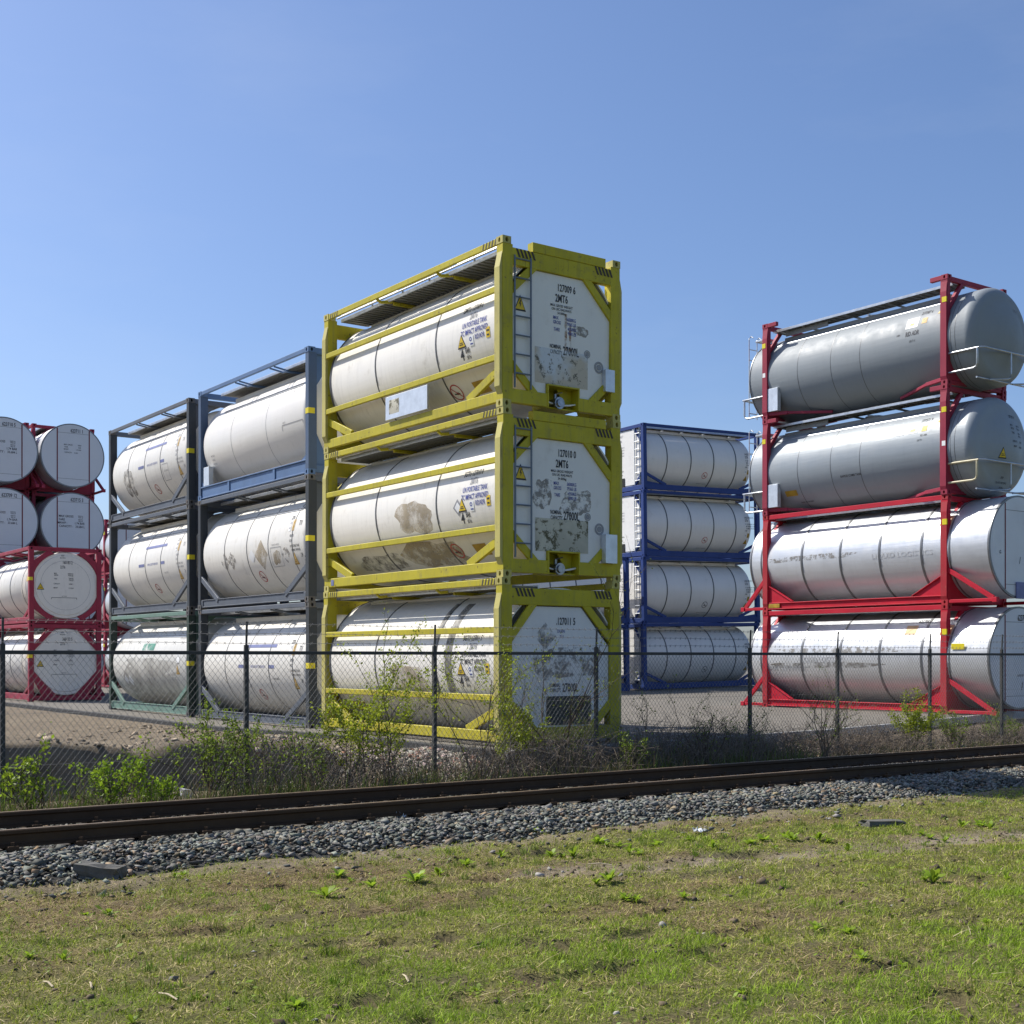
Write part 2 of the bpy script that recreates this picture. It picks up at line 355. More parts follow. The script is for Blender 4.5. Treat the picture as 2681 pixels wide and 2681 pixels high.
def decal(surf, shapes, *mats):
    """shapes: list of (shape, material index, offset level)"""
    b = MB()
    for it in shapes:
        sh_, mi, lv = it if len(it) == 3 else (it[0], it[1], 0)
        b.add([surf.map(p, .005 + .0025 * lv) for p in sh_[0]], sh_[1], mi)
    me = bpy.data.meshes.new('print'); me.from_pydata(b.v, [], b.f)
    for m in mats: me.materials.append(M[m])
    me.polygons.foreach_set('material_index', b.m); me.update(); return me
def S_tri(w, h, bolt=True, black=True):
    o = [(sh_tri(w, h), 1, 0), (sh_tri(w * .80, h * .78, (0, -h * .01)), 0, 1)]
    if bolt: o.append((sh_poly([(0.02 * w, .2 * h), (-.1 * w, -.08 * h), (0, -.06 * h), (-.03 * w, -.3 * h), (.1 * w, -.02 * h), (.01 * w, -.04 * h), (.08 * w, .16 * h)]), 1, 2))
    else: o += [(sh_rect(w * .34, h * .05, (0, -.12 * h), 1, 1), 1, 2), (sh_rect(w * .42, h * .05, (0, -.24 * h), 1, 1), 1, 2)]
    return o
def S_nosmoke(r):
    return [(sh_ring(r * .86, r), 0, 0), (sh_line((-r * .62, r * .62), (r * .62, -r * .62), r * .12), 0, 1), (sh_line((-r * .5, -r * .12), (r * .45, -r * .2), r * .16), 1, 0),
            (sh_poly([(r * .05, -.02 * r), (r * .3, .05 * r), (r * .2, -.25 * r), (-.1 * r, -.3 * r)]), 1, 0)]
def lines(rows, xs=.62, bold=.012):
    """rows: (string, dx, dy, height)"""
    return [(sh_text(s, h, xs, (dx, dy), bold), 0, 0) for s, dx, dy, h in rows]
# ------------------------------------------------------------------ container parts
L0, W0 = 6.058, 2.438
def casting_mesh(sx, sy, mat):
    b = MB(); hx, hy, hz = .084, .092, .059
    def holed(cx, cy, cz, ux, uw, n):
        """face with an oval hole and a dark pocket: ux = in-plane horizontal axis (vector), uw half width, n = outward normal"""
        c = Vector((cx, cy, cz)); ux = Vector(ux); up = Vector((0, 0, 1)); n = Vector(n); o = []; i_ = []; k_ = []
        for k in range(8):
            a = math.pi / 4 * k; ca, sa = math.cos(a), math.sin(a); m = max(abs(ca), abs(sa))
            o.append(c + ux * (uw * ca / m) + up * (hz * sa / m)); i_.append(c + ux * (.031 * ca) + up * (.042 * sa)); k_.append(i_[-1] - n * .06)
        vs = o + i_ + k_
        b.add(vs, [(k, (k + 1) % 8, 8 + (k + 1) % 8, 8 + k) for k in range(8)] + [(8 + k, 8 + (k + 1) % 8, 16 + (k + 1) % 8, 16 + k) for k in range(8)], 0)
        b.add(k_, [tuple(range(8))], 1)
    holed(sx * hx, 0, 0, (0, 1, 0), hy, (sx, 0, 0)); holed(0, sy * hy, 0, (1, 0, 0), hx, (0, sy, 0))
    b.add([(-sx * hx, -hy, -hz), (-sx * hx, hy, -hz), (-sx * hx, hy, hz), (-sx * hx, -hy, hz)], [(0, 1, 2, 3)])
    b.add([(-hx, -sy * hy, -hz), (hx, -sy * hy, -hz), (hx, -sy * hy, hz), (-hx, -sy * hy, hz)], [(0, 1, 2, 3)])
    for s in (-1, 1): b.add([(-hx, -hy, s * hz), (hx, -hy, s * hz), (hx, hy, s * hz), (-hx, hy, s * hz)], [(0, 1, 2, 3)])
    me = bpy.data.meshes.new('casting'); me.from_pydata(b.v, [], b.f); me.materials.append(mat); me.materials.append(M['dark'])
    me.polygons.foreach_set('material_index', b.m); me.update(); return me
class Kit:
    def __init__(s): s.e = []
    def add(s, name, mesh, parent=None, label=None, loc=None):
        s.e.append((name, mesh, parent, label, loc)); return len(s.e) - 1
    def addp(s, name, b, mat, parent=None, smooth=None):
        for q in b.pieces(): i = s.add(name, q.mesh(name, mat, smooth=smooth), parent)
        return i
    def place(s, root, extra=()):
        obs = []
        for name, mesh, par, label, loc in list(s.e) + list(extra):
            o = link(name, mesh, root if par is None else obs[par], loc)
            if label: o['label'] = label
            obs.append(o)
        return obs
def posts(k, H, mat, cmat, pw=.16, pd=.15, flange=0.0, fz=(.28, .44), matside=None):
    W, L = W0, L0
    for sx in (-1, 1):
        for sy in (-1, 1):
            b = MB(); xo = sx * (W / 2 - .004); xi = sx * (W / 2 - pw); yo = sy * (L / 2 - .004); yi = sy * (L / 2 - pd)
            b.box(min(xo, xi), max(xo, xi), min(yo, yi), max(yo, yi), .115, H - .115, c=.008)
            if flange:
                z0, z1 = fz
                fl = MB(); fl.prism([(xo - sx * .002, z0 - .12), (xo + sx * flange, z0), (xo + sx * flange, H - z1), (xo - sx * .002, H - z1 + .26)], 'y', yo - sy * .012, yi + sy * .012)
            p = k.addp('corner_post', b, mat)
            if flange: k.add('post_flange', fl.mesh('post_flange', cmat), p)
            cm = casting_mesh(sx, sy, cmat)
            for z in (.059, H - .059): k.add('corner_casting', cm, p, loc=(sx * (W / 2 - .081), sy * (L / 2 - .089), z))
def side_bar(k, name, x, y0, y1, z, w, h, mat, both=True):
    for s in ((-1, 1) if both else (-1,)):
        b = MB(); b.bar((s * x, y0, z), (s * x, y1, z), w, h, c=.008); k.add(name, b.mesh(name, mat))
def end_bar(k, name, z, w, h, mat, inset=.06, x=W0 / 2 - .16, ends=(-1, 1)):
    for s in ends:
        b = MB(); b.bar((-x, s * (L0 / 2 - inset), z), (x, s * (L0 / 2 - inset), z), w, h, c=.008); k.add(name, b.mesh(name, mat))
def braces(k, mat, za, ya, zb, yb, x=W0 / 2 - .05, w=.06, h=.13, name='diagonal_brace'):
    for sx in (-1, 1):
        for sy in (-1, 1):
            b = MB(); b.bar((sx * x, sy * (L0 / 2 - ya), za), (sx * x, sy * (L0 / 2 - yb), zb), w, h); k.add(name, b.mesh(name, mat))
def tank(k, prof, zc, mat, bands=(), R=1.2, bmat='band', bw=.05, bh=.012, n=84, seams=()):
    b = MB(); b.lathe(prof, n, zc); t = k.add('tank', b.mesh('tank', mat, smooth=40))
    for y in bands:
        b = MB(); b.lathe([(y - bw / 2, R + .001), (y - bw / 2, R + bh), (y + bw / 2, R + bh), (y + bw / 2, R + .001)], n, zc, cap=False)
        k.add('tank_band', b.mesh('tank_band', M[bmat], smooth=40), t)
    for y in seams:
        b = MB(); b.lathe([(y - .008, R + .0005), (y - .006, R + .003), (y + .006, R + .003), (y + .008, R + .0005)], n, zc, cap=False)
        k.add('weld_seam', b.mesh('weld_seam', M[bmat], smooth=40), t)
    return t
def dome(y0, y1, R, depth, flat0=False, n=9):
    """cylinder from y0 to y1 (tips) with elliptical heads of the given depth"""
    a_ = [(y0 + depth * (1 - math.sin(math.pi / 2 * i / (n - 1))), R * math.cos(math.pi / 2 * i / (n - 1))) for i in range(n)]
    a_ = sorted(a_); a_ = [(y, max(r, .02)) for y, r in a_]
    b_ = [(y1 - (y - y0), r) for y, r in reversed(a_)]
    return a_ + b_
def torus_head(y, R, depth, knuckle, sgn, n=7):
    """shallow dished head: list from the tip (axis) to the shoulder; sgn = -1 for the near end"""
    out = []
    for i in range(6):
        r = (R - knuckle) * i / 5; out.append((y + sgn * (depth - (depth - knuckle * .75) * (r / (R - knuckle)) ** 2), max(r, .02)))
    for i in range(1, n):
        a = math.pi / 2 * i / (n - 1); out.append((y + sgn * knuckle * .75 * math.cos(a), R - knuckle + knuckle * math.sin(a)))
    return out
def walkway(k, x0, x1, y0, y1, z, mat='grate', step=.14, lip=True):
    b = MB(); b.box(x0, x1, y0, y1, z, z + .018, c=.002)
    y = y0 + .03
    while y < y1: b.box(x0 + .004, x1 - .004, y, y + .03, z - .022, z - .001, c=.002); y += step
    w = k.add('walkway', b.mesh('walkway', M[mat]))
    if lip:
        b = MB()
        for x in (x0 - .012, x1 + .012): b.box(x - .012, x + .012, y0, y1, z - .03, z + .035, c=.003)
        k.addp('walkway_edge', b, M['galv'], parent=w)
    return w
def hatch(k, y, ztop, x=0.0, r=.26):
    b = MB(); n = 20; vs = [(x + r * math.cos(2 * math.pi * i / n), y + r * math.sin(2 * math.pi * i / n), z) for z in (ztop - .06, ztop + .05) for i in range(n)]
    b.add(vs, [(i, (i + 1) % n, n + (i + 1) % n, n + i) for i in range(n)] + [tuple(range(n, 2 * n))]); b.box(x - .3, x + .3, y - .02, y + .02, ztop + .051, ztop + .08)
    k.addp('manhole_hatch', b, M['galv'])
def ladder(k, x0, x1, y, z0, z1, mat, r=.016, step=.305, hook=0.0, zr0=None):
    b = MB()
    for x in (x0, x1): b.tube([(x, y, z0), (x, y, z1)] + ([(x, y - hook * .5, z1 + .06), (x, y - hook, z1)] if hook else []), r, 6)
    l = k.addp('ladder', b, mat); z = (zr0 or z0) + step * .5
    b = MB(); b.tube([(x0, y, 0), (x1, y, 0)], r * .85, 6); rm = b.mesh('rung', mat)
    while z < z1: k.add('rung', rm, l, loc=(0, 0, z)); z += step
def hazard(k, pieces, parent=None):
    b = MB()
    for p in pieces: b.add(p, [(0, 1, 2, 3)])
    me = bpy.data.meshes.new('hazard_stripes'); me.from_pydata(b.v, [], b.f); me.materials.append(M['hazard']); me.update(); k.add('hazard_stripes', me, parent)
def valve(k, x, y, z, s=1.0):
    b = MB(); b.tube([(x, y + .25, z + .02), (x, y, z)], .075 * s, 12); b.tube([(x, y + .005, z), (x, y - .03, z)], .10 * s, 12); b.tube([(x, y - .029, z), (x, y - .06, z)], .065 * s, 12)
    b.tube([(x, y + .1, z), (x, y + .1, z + .16)], .03 * s, 8); b.tube([(x - .02, y + .1, z + .16), (x + .12, y + .06, z + .2)], .014, 6)
    k.addp('outlet_valve', b, M['valve'], smooth=40)
# ------------------------------------------------------------------ kinds of tank container
HY = 2.705
def kit_yellow(top=True):
    k = Kit(); H = HY; L, W = L0, W0; Y = M['yellow']; zc, R = 1.36, 1.215
    posts(k, H, Y, M['yellow_worn_sunlit'], pw=.20, pd=.17, flange=.055, fz=(.32, .5))
    side_bar(k, 'top_side_rail', W / 2 - .03, -(L / 2 - .17), L / 2 - .17, H - .065, .05, .105, Y)
    side_bar(k, 'bottom_side_rail', W / 2 - .045, -(L / 2 - .17), L / 2 - .17, .17, .08, .17, Y)
    for z in (1.875, .79): side_bar(k, 'side_beam', W / 2 + .018, -(L / 2 - .14), L / 2 - .14, z, .05, .10, Y)
    braces(k, Y, .60, .16, .25, 1.05, h=.14)
    t = tank(k, [(-L / 2 + .46, .03), (-L / 2 + .46, R - .03), (-L / 2 + .08, R - .025), (-L / 2 + .075, R), (L / 2 - .24, R), (L / 2 - .17, R - .03), (L / 2 - .1, R - .12), (L / 2 - .03, .7), (L / 2 - .02, .03)], zc, M['white'],
             (-L / 2 + L * .327, -L / 2 + L * .668), R, bw=.032, bh=.007)
    b = MB(); b.lathe([(L / 2 - .29, R + .001), (L / 2 - .29, R + .012), (L / 2 - .245, R + .012), (L / 2 - .245, R + .001)], 72, zc, cap=False); k.add('tank_band', b.mesh('tank_band', M['band'], smooth=40), t)
    # end beams, gussets, panel
    end_bar(k, 'top_end_beam', H - .30, .11, .27, Y)
    end_bar(k, 'bottom_end_beam', .19, .11, .22, Y, ends=(1,))
    ye = -L / 2
    if top:
        b = MB(); b.bar((-.62, ye + .07, H - .085), (.9, ye + .07, H - .085), .14, .155); k.addp('top_channel', b, Y)
        for x0, x1 in ((-W / 2 + .16, -.325), (.335, W / 2 - .16)):
            b = MB(); b.bar((x0, ye + .06, .19), (x1, ye + .06, .19), .11, .22); k.addp('bottom_end_beam', b, Y)
        pts = [(-1.01, .74), (-.57, .30), (-.33, .30), (-.33, .47), (.34, .47), (.34, .30), (.62, .30), (1.01, .70), (1.02, 1.72), (.46, 2.27), (-.54, 2.27), (-1.02, 1.87)]
    else:
        b = MB(); b.bar((-W / 2 + .16, ye + .06, .19), (W / 2 - .16, ye + .06, .19), .11, .22); k.addp('bottom_end_beam', b, Y)
        pts = [(-1.01, .74), (-.57, .30), (.62, .30), (1.01, .70), (1.01, 1.62), (.42, 2.26), (-.50, 2.26), (-1.01, 1.70)]
    b = MB(); b.prism(pts, 'y', ye + .05, ye + .066); ep = k.add('end_panel', b.mesh('end_panel', M['panel']))
    for p, q in (((-1.08, 1.84 if top else 1.70), (-.53, 2.36)), ((.44, 2.36), (1.08, 1.70)), ((-1.06, .72), (-.55, .25)), ((1.06, .68), (.60, .25))):
        b = MB(); b.bar((p[0], ye + .035, p[1]), (q[0], ye + .035, q[1]), .13, .05, up=(0, 1, 0)); k.addp('end_gusset', b, Y)
        b = MB(); b.bar((p[0], -ye - .035, p[1]), (q[0], -ye - .035, q[1]), .13, .05, up=(0, 1, 0)); k.addp('end_gusset', b, Y)
    b = MB()                                       # far end board with its dark rim
    b.prism([(-1.0, .75), (-.5, .3), (.5, .3), (1.0, .75), (1.0, 1.9), (.5, 2.3), (-.5, 2.3), (-1.0, 1.9)], 'y', L / 2 - .065, L / 2 - .05); k.add('end_panel', b.mesh('end_panel', M['panel']))
    # walkway with hangers, and the pipes beside it
    walkway(k, -.98, -.42, -(L / 2 - .12), L / 2 - .3, 2.575)
    b = MB()
    for y in (-1.05, 1.0):
        b.bar((-W / 2 + .03, y, H - .12), (-W / 2 + .1, y, H - .17), .05, .04); b.bar((-W / 2 + .1, y, H - .17), (-.9, y - .1, 2.565), .05, .05)
        b.bar((-.9, y - .1, 2.53), (.1, y - .1, 2.53), .05, .06)
    k.addp('walkway_hanger', b, Y)
    b = MB()
    for y0, y1, z in ((-2.9, -1.5, 2.64), (-1.3, .3, 2.65), (.45, 2.6, 2.64)): b.tube([(-1.06, y0, z), (-1.06, y1, z)], .014, 6)
    b.tube([(-1.10, -2.75, 2.60), (-1.10, 2.7, 2.60)], .016, 6)
    for y in (-2.0, -.6, .3, 1.4): b.tube([(-1.06, y, 2.57), (-1.06, y, 2.66)], .018, 6)
    k.addp('handrail_pipe', b, M['galv'], smooth=50)
    b = MB(); b.bar((-.50, -2.7, 2.46), (-.50, 2.4, 2.46), .03, .09); b.bar((.50, -2.7, 2.46), (.50, 2.4, 2.46), .03, .09); k.addp('spill_rail', b, M['white_dirty'])
    hatch(k, .6, 2.60); hatch(k, -1.2, 2.59, r=.12)
    b = MB(); b.tube([(.93, ye + .3, 2.05), (.93, ye + .3, 2.42)], .018, 6); k.addp('vent_pipe', b, M['dark'])
    # black and yellow stripes on the corners
    pc = []
    for s, n in ((-1, 5), (1, 4)):
        for i in range(n):
            y = s * (L / 2 - .24 - .085 * i); x = -W / 2 + .003
            pc.append([(x, y, H - .115), (x, y - .035, H - .115), (x, y - .065, H - .016), (x, y - .03, H - .016)])
    for i in range(5):
        for x0 in (-.96, .66):
            x = x0 + .075 * i; pc.append([(x + .06, ye - .0005, H - .30), (x + .10, ye - .0005, H - .30), (x + .04, ye - .0005, H - .168), (x, ye - .0005, H - .168)])
    hazard(k, pc)
    if top:
        ladder(k, -.985, -.665, ye - .005, .32, H - .28, M['ladder'], zr0=.40)
        b = MB()
        b.box(-.325, -.30, ye - .004, ye + .42, .085, .462); b.box(.315, .34, ye - .004, ye + .42, .085, .462); b.box(-.30, .315, ye - .003, ye + .42, .437, .46); b.box(-.30, .315, ye + .1, ye + .42, .086, .11)
        b.box(-.30, .315, ye + .36, ye + .38, .11, .436); b.prism([(.20, .15), (.315, .11), (.315, .437), (.02, .437)], 'y', ye + .2, ye + .22)
        k.addp('valve_box', b, Y); valve(k, -.08, ye + .02, .17)
    return k
def text_yellow(num, side_num, lower=True, bottom=False, extras=()):
    """number and print of one yellow container: list of kit entries"""
    ye = -L0 / 2; out = []
    E = lambda x, z: Surf('end', x, z, end=-1, y=ye + .05)
    C = lambda t, z: Surf('cyl', t, z, 1.215, 1.36)
    out.append(('lettering', decal(E(0, 0), lines([(num, .10, 2.03 if bottom else 2.075, .115)], .62, .02), 'black_ink'), None, None, None))
    if not bottom:
        out.append(('lettering', decal(E(0, 0), lines([('2MT6', 0, 1.90, .125)], .62, .02), 'black_ink'), None, None, None))
        out.append(('lettering', decal(E(0, 0), lines([('MAX GROSS WEIGHT', .0, 1.775, .042), ('ON UIC RAILWAYS', .0, 1.715, .042), ('34 000kg', .0, 1.655, .042)], .8), 'black_ink'), None, None, None))
        if lower:
            out.append(('lettering', decal(E(0, 0), lines([('MAX', -.12, 1.575, .055), ('GROSS', -.095, 1.50, .055), ('TARE', -.10, 1.385, .055), ('36000KG', .20, 1.575, .055), ('79365 LB', .20, 1.50, .055), ('4350KG', .215, 1.42, .055), ('9590 LB', .215, 1.345, .055)], .66), 'blue_ink'), None, None, None))
        out.append(('warning_triangle', decal(E(-.845, 1.70), S_tri(.235, .26), 'sign_yellow', 'black_ink'), None, None, None))
        out.append(('lettering', decal(E(0, 0), lines([('NOMINAL', -.125, 1.10, .065), ('CAPACITY', -.115, 1.01, .065), ('27000L', .195, 1.055, .14)], .56, .02), 'black_ink'), None, None, None))
        out.append(('round_badge', decal(E(.54, 1.06), [(sh_ring(.05, .066), 0, 0), (sh_ring(.0, .042), 0, 0)], 'faint_ink'), None, None, None))
        out.append(('round_badge', decal(E(.79, .87), [(sh_ring(.062, .10), 0, 0), (sh_ring(.0, .05), 0, 1)], 'faint_ink'), None, None, None))
    else:
        out.append(('lettering', decal(E(0, 0), lines([('DUEN', .0, 1.865, .05), ('T11', .02, 1.775, .05)], .8), 'blue_ink'), None, None, None))
        out.append(('lettering', decal(E(0, 0), lines([('NOMINAL', -.125, .98, .06), ('CAPACITY', -.115, .90, .06), ('27000L', .195, .94, .14)], .56, .02), 'black_ink'), None, None, None))
    T = .86
    out.append(('lettering', decal(C(T, 1.755), lines([(side_num, -.06, 0, .095)], .62), 'black_ink'), None, None, None))
    out.append(('lettering', decal(C(T, 1.62), lines([('2MT6', -.0, 0, .105)], .62), 'black_ink' if not lower else 'faint_ink'), None, None, None))
    out.append(('lettering', decal(C(T, 1.45), lines([('UN PORTABLE TANK', .05, .04, .085), ('TC IMPACT APPROVED', .05, -.085, .085), ('RID/ADR', .20, -.20, .08)], .62, .016), 'blue_ink' if not bottom else 'black_ink'), None, None, None))
    out.append(('white_label', decal(C(T + .04, 1.21), [(sh_rect(.12, .17), 0, 0), (sh_ring(.02, .035, (-.02, .03)), 1, 1), (sh_rect(.08, .02, (0, -.05), 1, 1), 1, 1)], 'label_white', 'blue_ink'), None, None, None))
    out.append(('yellow_label', decal(C(T - .44, 1.255), [(sh_rect(.11, .17), 0, 0), (sh_rect(.07, .03, (0, .03), 1, 1), 1, 1), (sh_rect(.06, .025, (0, -.04), 1, 1), 1, 1)], 'sign_yellow', 'black_ink'), None, None, None))
    out.append(('warning_triangle', decal(C(T + .33, 1.25), S_tri(.25, .23, False), 'sign_yellow', 'black_ink'), None, None, None))
    out.append(('lettering', decal(C(T + .30, 1.035), lines([('4', -.06, 0, .17)], .8, .03) + lines([('BAR', .11, .05, .085), ('58 Psi', .12, -.065, .06)], .6, .02), 'black_ink'), None, None, None))
    if not bottom:
        out.append(('no_smoking_sign', decal(C(1.80, .54), S_nosmoke(.16), 'sign_red', 'black_ink'), None, None, None))
        out.append(('brown_placard', decal(C(1.08, .52), [(sh_rect(.38, .25), 0, 0), (sh_rect(.2, .03, (0, .04), 1, 1), 1, 1)], 'brown_plate', 'brown_plate'), None, None, None))
    return out
def kit_grey(col, ccol, rail_h=.22, skin='white', H=2.69, bands=(.14, .34, .53, .74), bmat='band', brace=True, endboard=True, toprail=None, R=1.19, yellow_tag=True, pcol=None):
    k = Kit(); L, W = L0, W0; G = M[col]; zc = 1.36
    posts(k, H, M[pcol] if pcol else G, M[ccol], pw=.20, pd=.15)
    side_bar(k, 'top_side_rail', W / 2 - .035, -(L / 2 - .17), L / 2 - .17, H - .055, .06, .10, M[toprail] if toprail else G)
    if brace:
        braces(k, G, .78, .13, .20, 1.18, h=.13)
        for s in (-1, 1):
            b = MB(); x = s * (W / 2 - .05); y = L / 2 - .16
            b.box(x - .03, x + .03, -y, y, .05, .075); b.box(x - .012, x + .012, -y + .1, y - .1, .075, rail_h); b.box(x - .03, x + .03, -y, y, rail_h, rail_h + .02)
            for yy in (-y + .05, y - .05): b.box(x - .032, x + .032, yy - .05, yy + .05, .0751, rail_h - .0005)
            k.addp('bottom_side_rail', b, G)
    else:
        for s in (-1, 1):
            b = MB(); x = s * (W / 2 - .05); y = L / 2 - .15
            b.box(x - .045, x + .045, -y, y, .03, .06); b.box(x - .015, x + .015, -y, y, .06, .30); b.box(x - .045, x + .045, -y, y, .30, .33)
            for yy in (-1.3, 1.2): b.box(x - .04, x + .04, yy - .05, yy + .05, .0605, .2995)
            for e in (-1, 1): b.prism([(e * (y - .001), .3305), (e * (y - .28), .3305), (e * (y - .001), .46)], 'x', x - .012, x + .012)
            k.addp('bottom_side_rail', b, G)
    end_bar(k, 'top_end_beam', H - .075, .10, .13, G); end_bar(k, 'bottom_end_beam', .13, .10, .16, G)
    tank(k, torus_head(-L / 2 + .34, R, .30, .30, -1) + list(reversed(torus_head(L / 2 - .32, R, .30, .30, 1))), zc, M[skin], [-L / 2 + L * f for f in bands] if bmat != 'seam' else (), R, bmat='line' if bmat == 'seam' else bmat, bw=.022, bh=.006,
         seams=[-L / 2 + L * f for f in bands] if bmat == 'seam' else ())
    if endboard:
        for s in (-1,):
            b = MB(); y0, y1 = sorted((s * (L / 2 - .15), s * (L / 2 - .10)))
            for sx in (-1, 1):
                pts = [(sx * (W / 2 - .195), .21), (sx * (W / 2 - .195), 1.0), (sx * .99, .93), (sx * .78, .5), (sx * .5, .3), (sx * .42, .21)]
                b.prism(pts, 'y', y0, y1)
                pts = [(sx * (W / 2 - .195), H - .14), (sx * (W / 2 - .195), 1.8), (sx * .98, 1.92), (sx * .75, 2.28), (sx * .45, H - .14)]
                b.prism(pts, 'y', y0, y1)
            k.addp('end_frame_gusset', b, G)
    walkway(k, -.80, -.32, -(L / 2 - .14), L / 2 - .5, H - .10)
    b = MB()
    for y in (-1.0, .9):
        b.bar((-W / 2 + .06, y, H - .11), (-.84, y, H - .16), .04, .035); b.bar((-W / 2 + .06, y - .22, H - .11), (-.84, y - .22, H - .16), .04, .035); b.bar((-.84, y - .24, H - .16), (-.84, y + .02, H - .16), .04, .04)
        b.bar((-.84, y - .1, H - .15), (.2, y - .1, H - .15), .05, .05)
    k.addp('walkway_bracket', b, G)
    b = MB(); b.bar((-.56, -2.2, zc + R - .10), (-.56, 2.2, zc + R - .10), .03, .11); b.bar((.56, -2.2, zc + R - .10), (.56, 2.2, zc + R - .10), .03, .11); k.add('spill_rail', b.mesh('spill_rail', M[skin]))
    b = MB(); pa = [(-.95, -2.3, zc + .735), (-.93, 2.0, zc + .755), (-.80, 2.55, zc + .70), (-.6, 2.85, zc + .3)]; b.tube(pa, .014, 6); b.tube([(p[0] - .03, p[1], p[2] - .05) for p in pa], .012, 6); k.addp('vent_pipe', b, M['galv'], smooth=50)
    hatch(k, .4, zc + R + .05); hatch(k, -.9, zc + R + .03, r=.13)
    ladder(k, .45, .8, L / 2 - .03, .25, H - .2, M['galv'])
    if yellow_tag:
        b = MB(); b.box(-W / 2 - .002, -W / 2 + .151, -L / 2 - .002, -L / 2 + .142, 1.30, 1.42, c=.001); k.addp('yellow_tag', b, M['tag_yellow'])
    return k
def text_grey(R=1.19, variant=0, col='faint_ink'):
    C = lambda t, z: Surf('cyl', t, z, R, 1.36); o = []
    add = lambda n, m: o.append((n, m, None, None, None))
    if variant == 3:
        add('lettering', decal(C(.95, 2.05), lines([('CINU 760124 7', 0, 0, .07), ('22T6', -.1, -.12, .07)], .6), 'faint_ink'))
        add('lettering', decal(C(.85, 1.22), [(sh_line((-.5, 0), (.5, 0), .018), 0, 0), (sh_line((-.5, 0), (-.5, -.12), .018), 0, 0), (sh_line((.5, 0), (.5, -.07), .018), 0, 0)] + lines([('CAPACITY', -.4, .05, .035)]), 'faint_ink'))
        add('lettering', decal(C(5.3, .95), lines([('MAX GROSS', 0, .1, .045), ('36000 KG', 0, 0, .045), ('TARE 3550 KG', 0, -.1, .045)]), 'faint_ink'))
        add('yellow_label', decal(C(4.55, .40), [(sh_rect(.16, .06), 0, 0)], 'sign_faded'))
        return o
    T = .75
    add('lettering', decal(C(T, 2.08), lines([('XCZ 12055 2', -.05, 0, .085)], .6), 'faint_ink'))
    add('lettering', decal(C(T, 1.86), lines([('22T6', -.25, .03, .085), ('T11', .22, -.13, .11)], .6, .02), col))
    add('yellow_label', decal(C(T + .1, 1.71), [(sh_rect(.10, .26), 0, 0), (sh_rect(.05, .05, (0, .06), 1, 1), 1, 1), (sh_rect(.05, .05, (0, -.05), 1, 1), 1, 1)], 'sign_faded', 'brown_plate'))
    add('white_label', decal(C(T + .26, 1.71), [(sh_rect(.11, .26), 0, 0), (sh_ring(.02, .035, (0, .06)), 1, 1), (sh_rect(.06, .03, (0, -.06), 1, 1), 1, 1)], 'label_white', 'faint_ink'))
    add('lettering', decal(C(T, 1.35), lines([('RID/ADR', -.12, .13, .055), ('UIC 80', -.16, .02, .055), ('UN PORTABLE TANK', .02, -.10, .055), ('TC IMPACT APPROVED', .06, -.19, .05)], .6), col))
    add('warning_triangle', decal(C(T + .04, .98), S_tri(.23, .29, False), 'sign_faded', 'brown_plate'))
    add('lettering', decal(C(T - .36, 1.0), lines([('24', -.05, .04, .09), ('tons', .09, 0, .05), ('5.5 bar', .07, -.09, .05)]), col))
    add('no_smoking_sign', decal(C(2.75, .68), S_nosmoke(.15), 'sign_red', 'black_ink'))
    if variant in (0, 2):
        add('blue_stripe', decal(C(2.55, 1.80), [(sh_rect(1.55, .075, nx=2, ny=2), 0, 0)], 'stripe_blue'))
        add('blue_stripe', decal(C(3.48, 1.33), [(sh_rect(.42, .075, nx=2, ny=2), 0, 0)], 'stripe_blue'))
        add('blue_stripe', decal(C(1.90, 1.33), [(sh_rect(.26, .075, nx=2, ny=2), 0, 0)], 'stripe_blue'))
        add('lettering', decal(C(2.64, 1.33), lines([('NIPPON CONCEPT CORPORATION', 0, 0, .06)], .56), 'stripe_blue'))
        add('lettering', decal(C(1.72, 1.06), lines([('CUBIC 26000 L', 0, 0, .045)], .7), col))
    return o
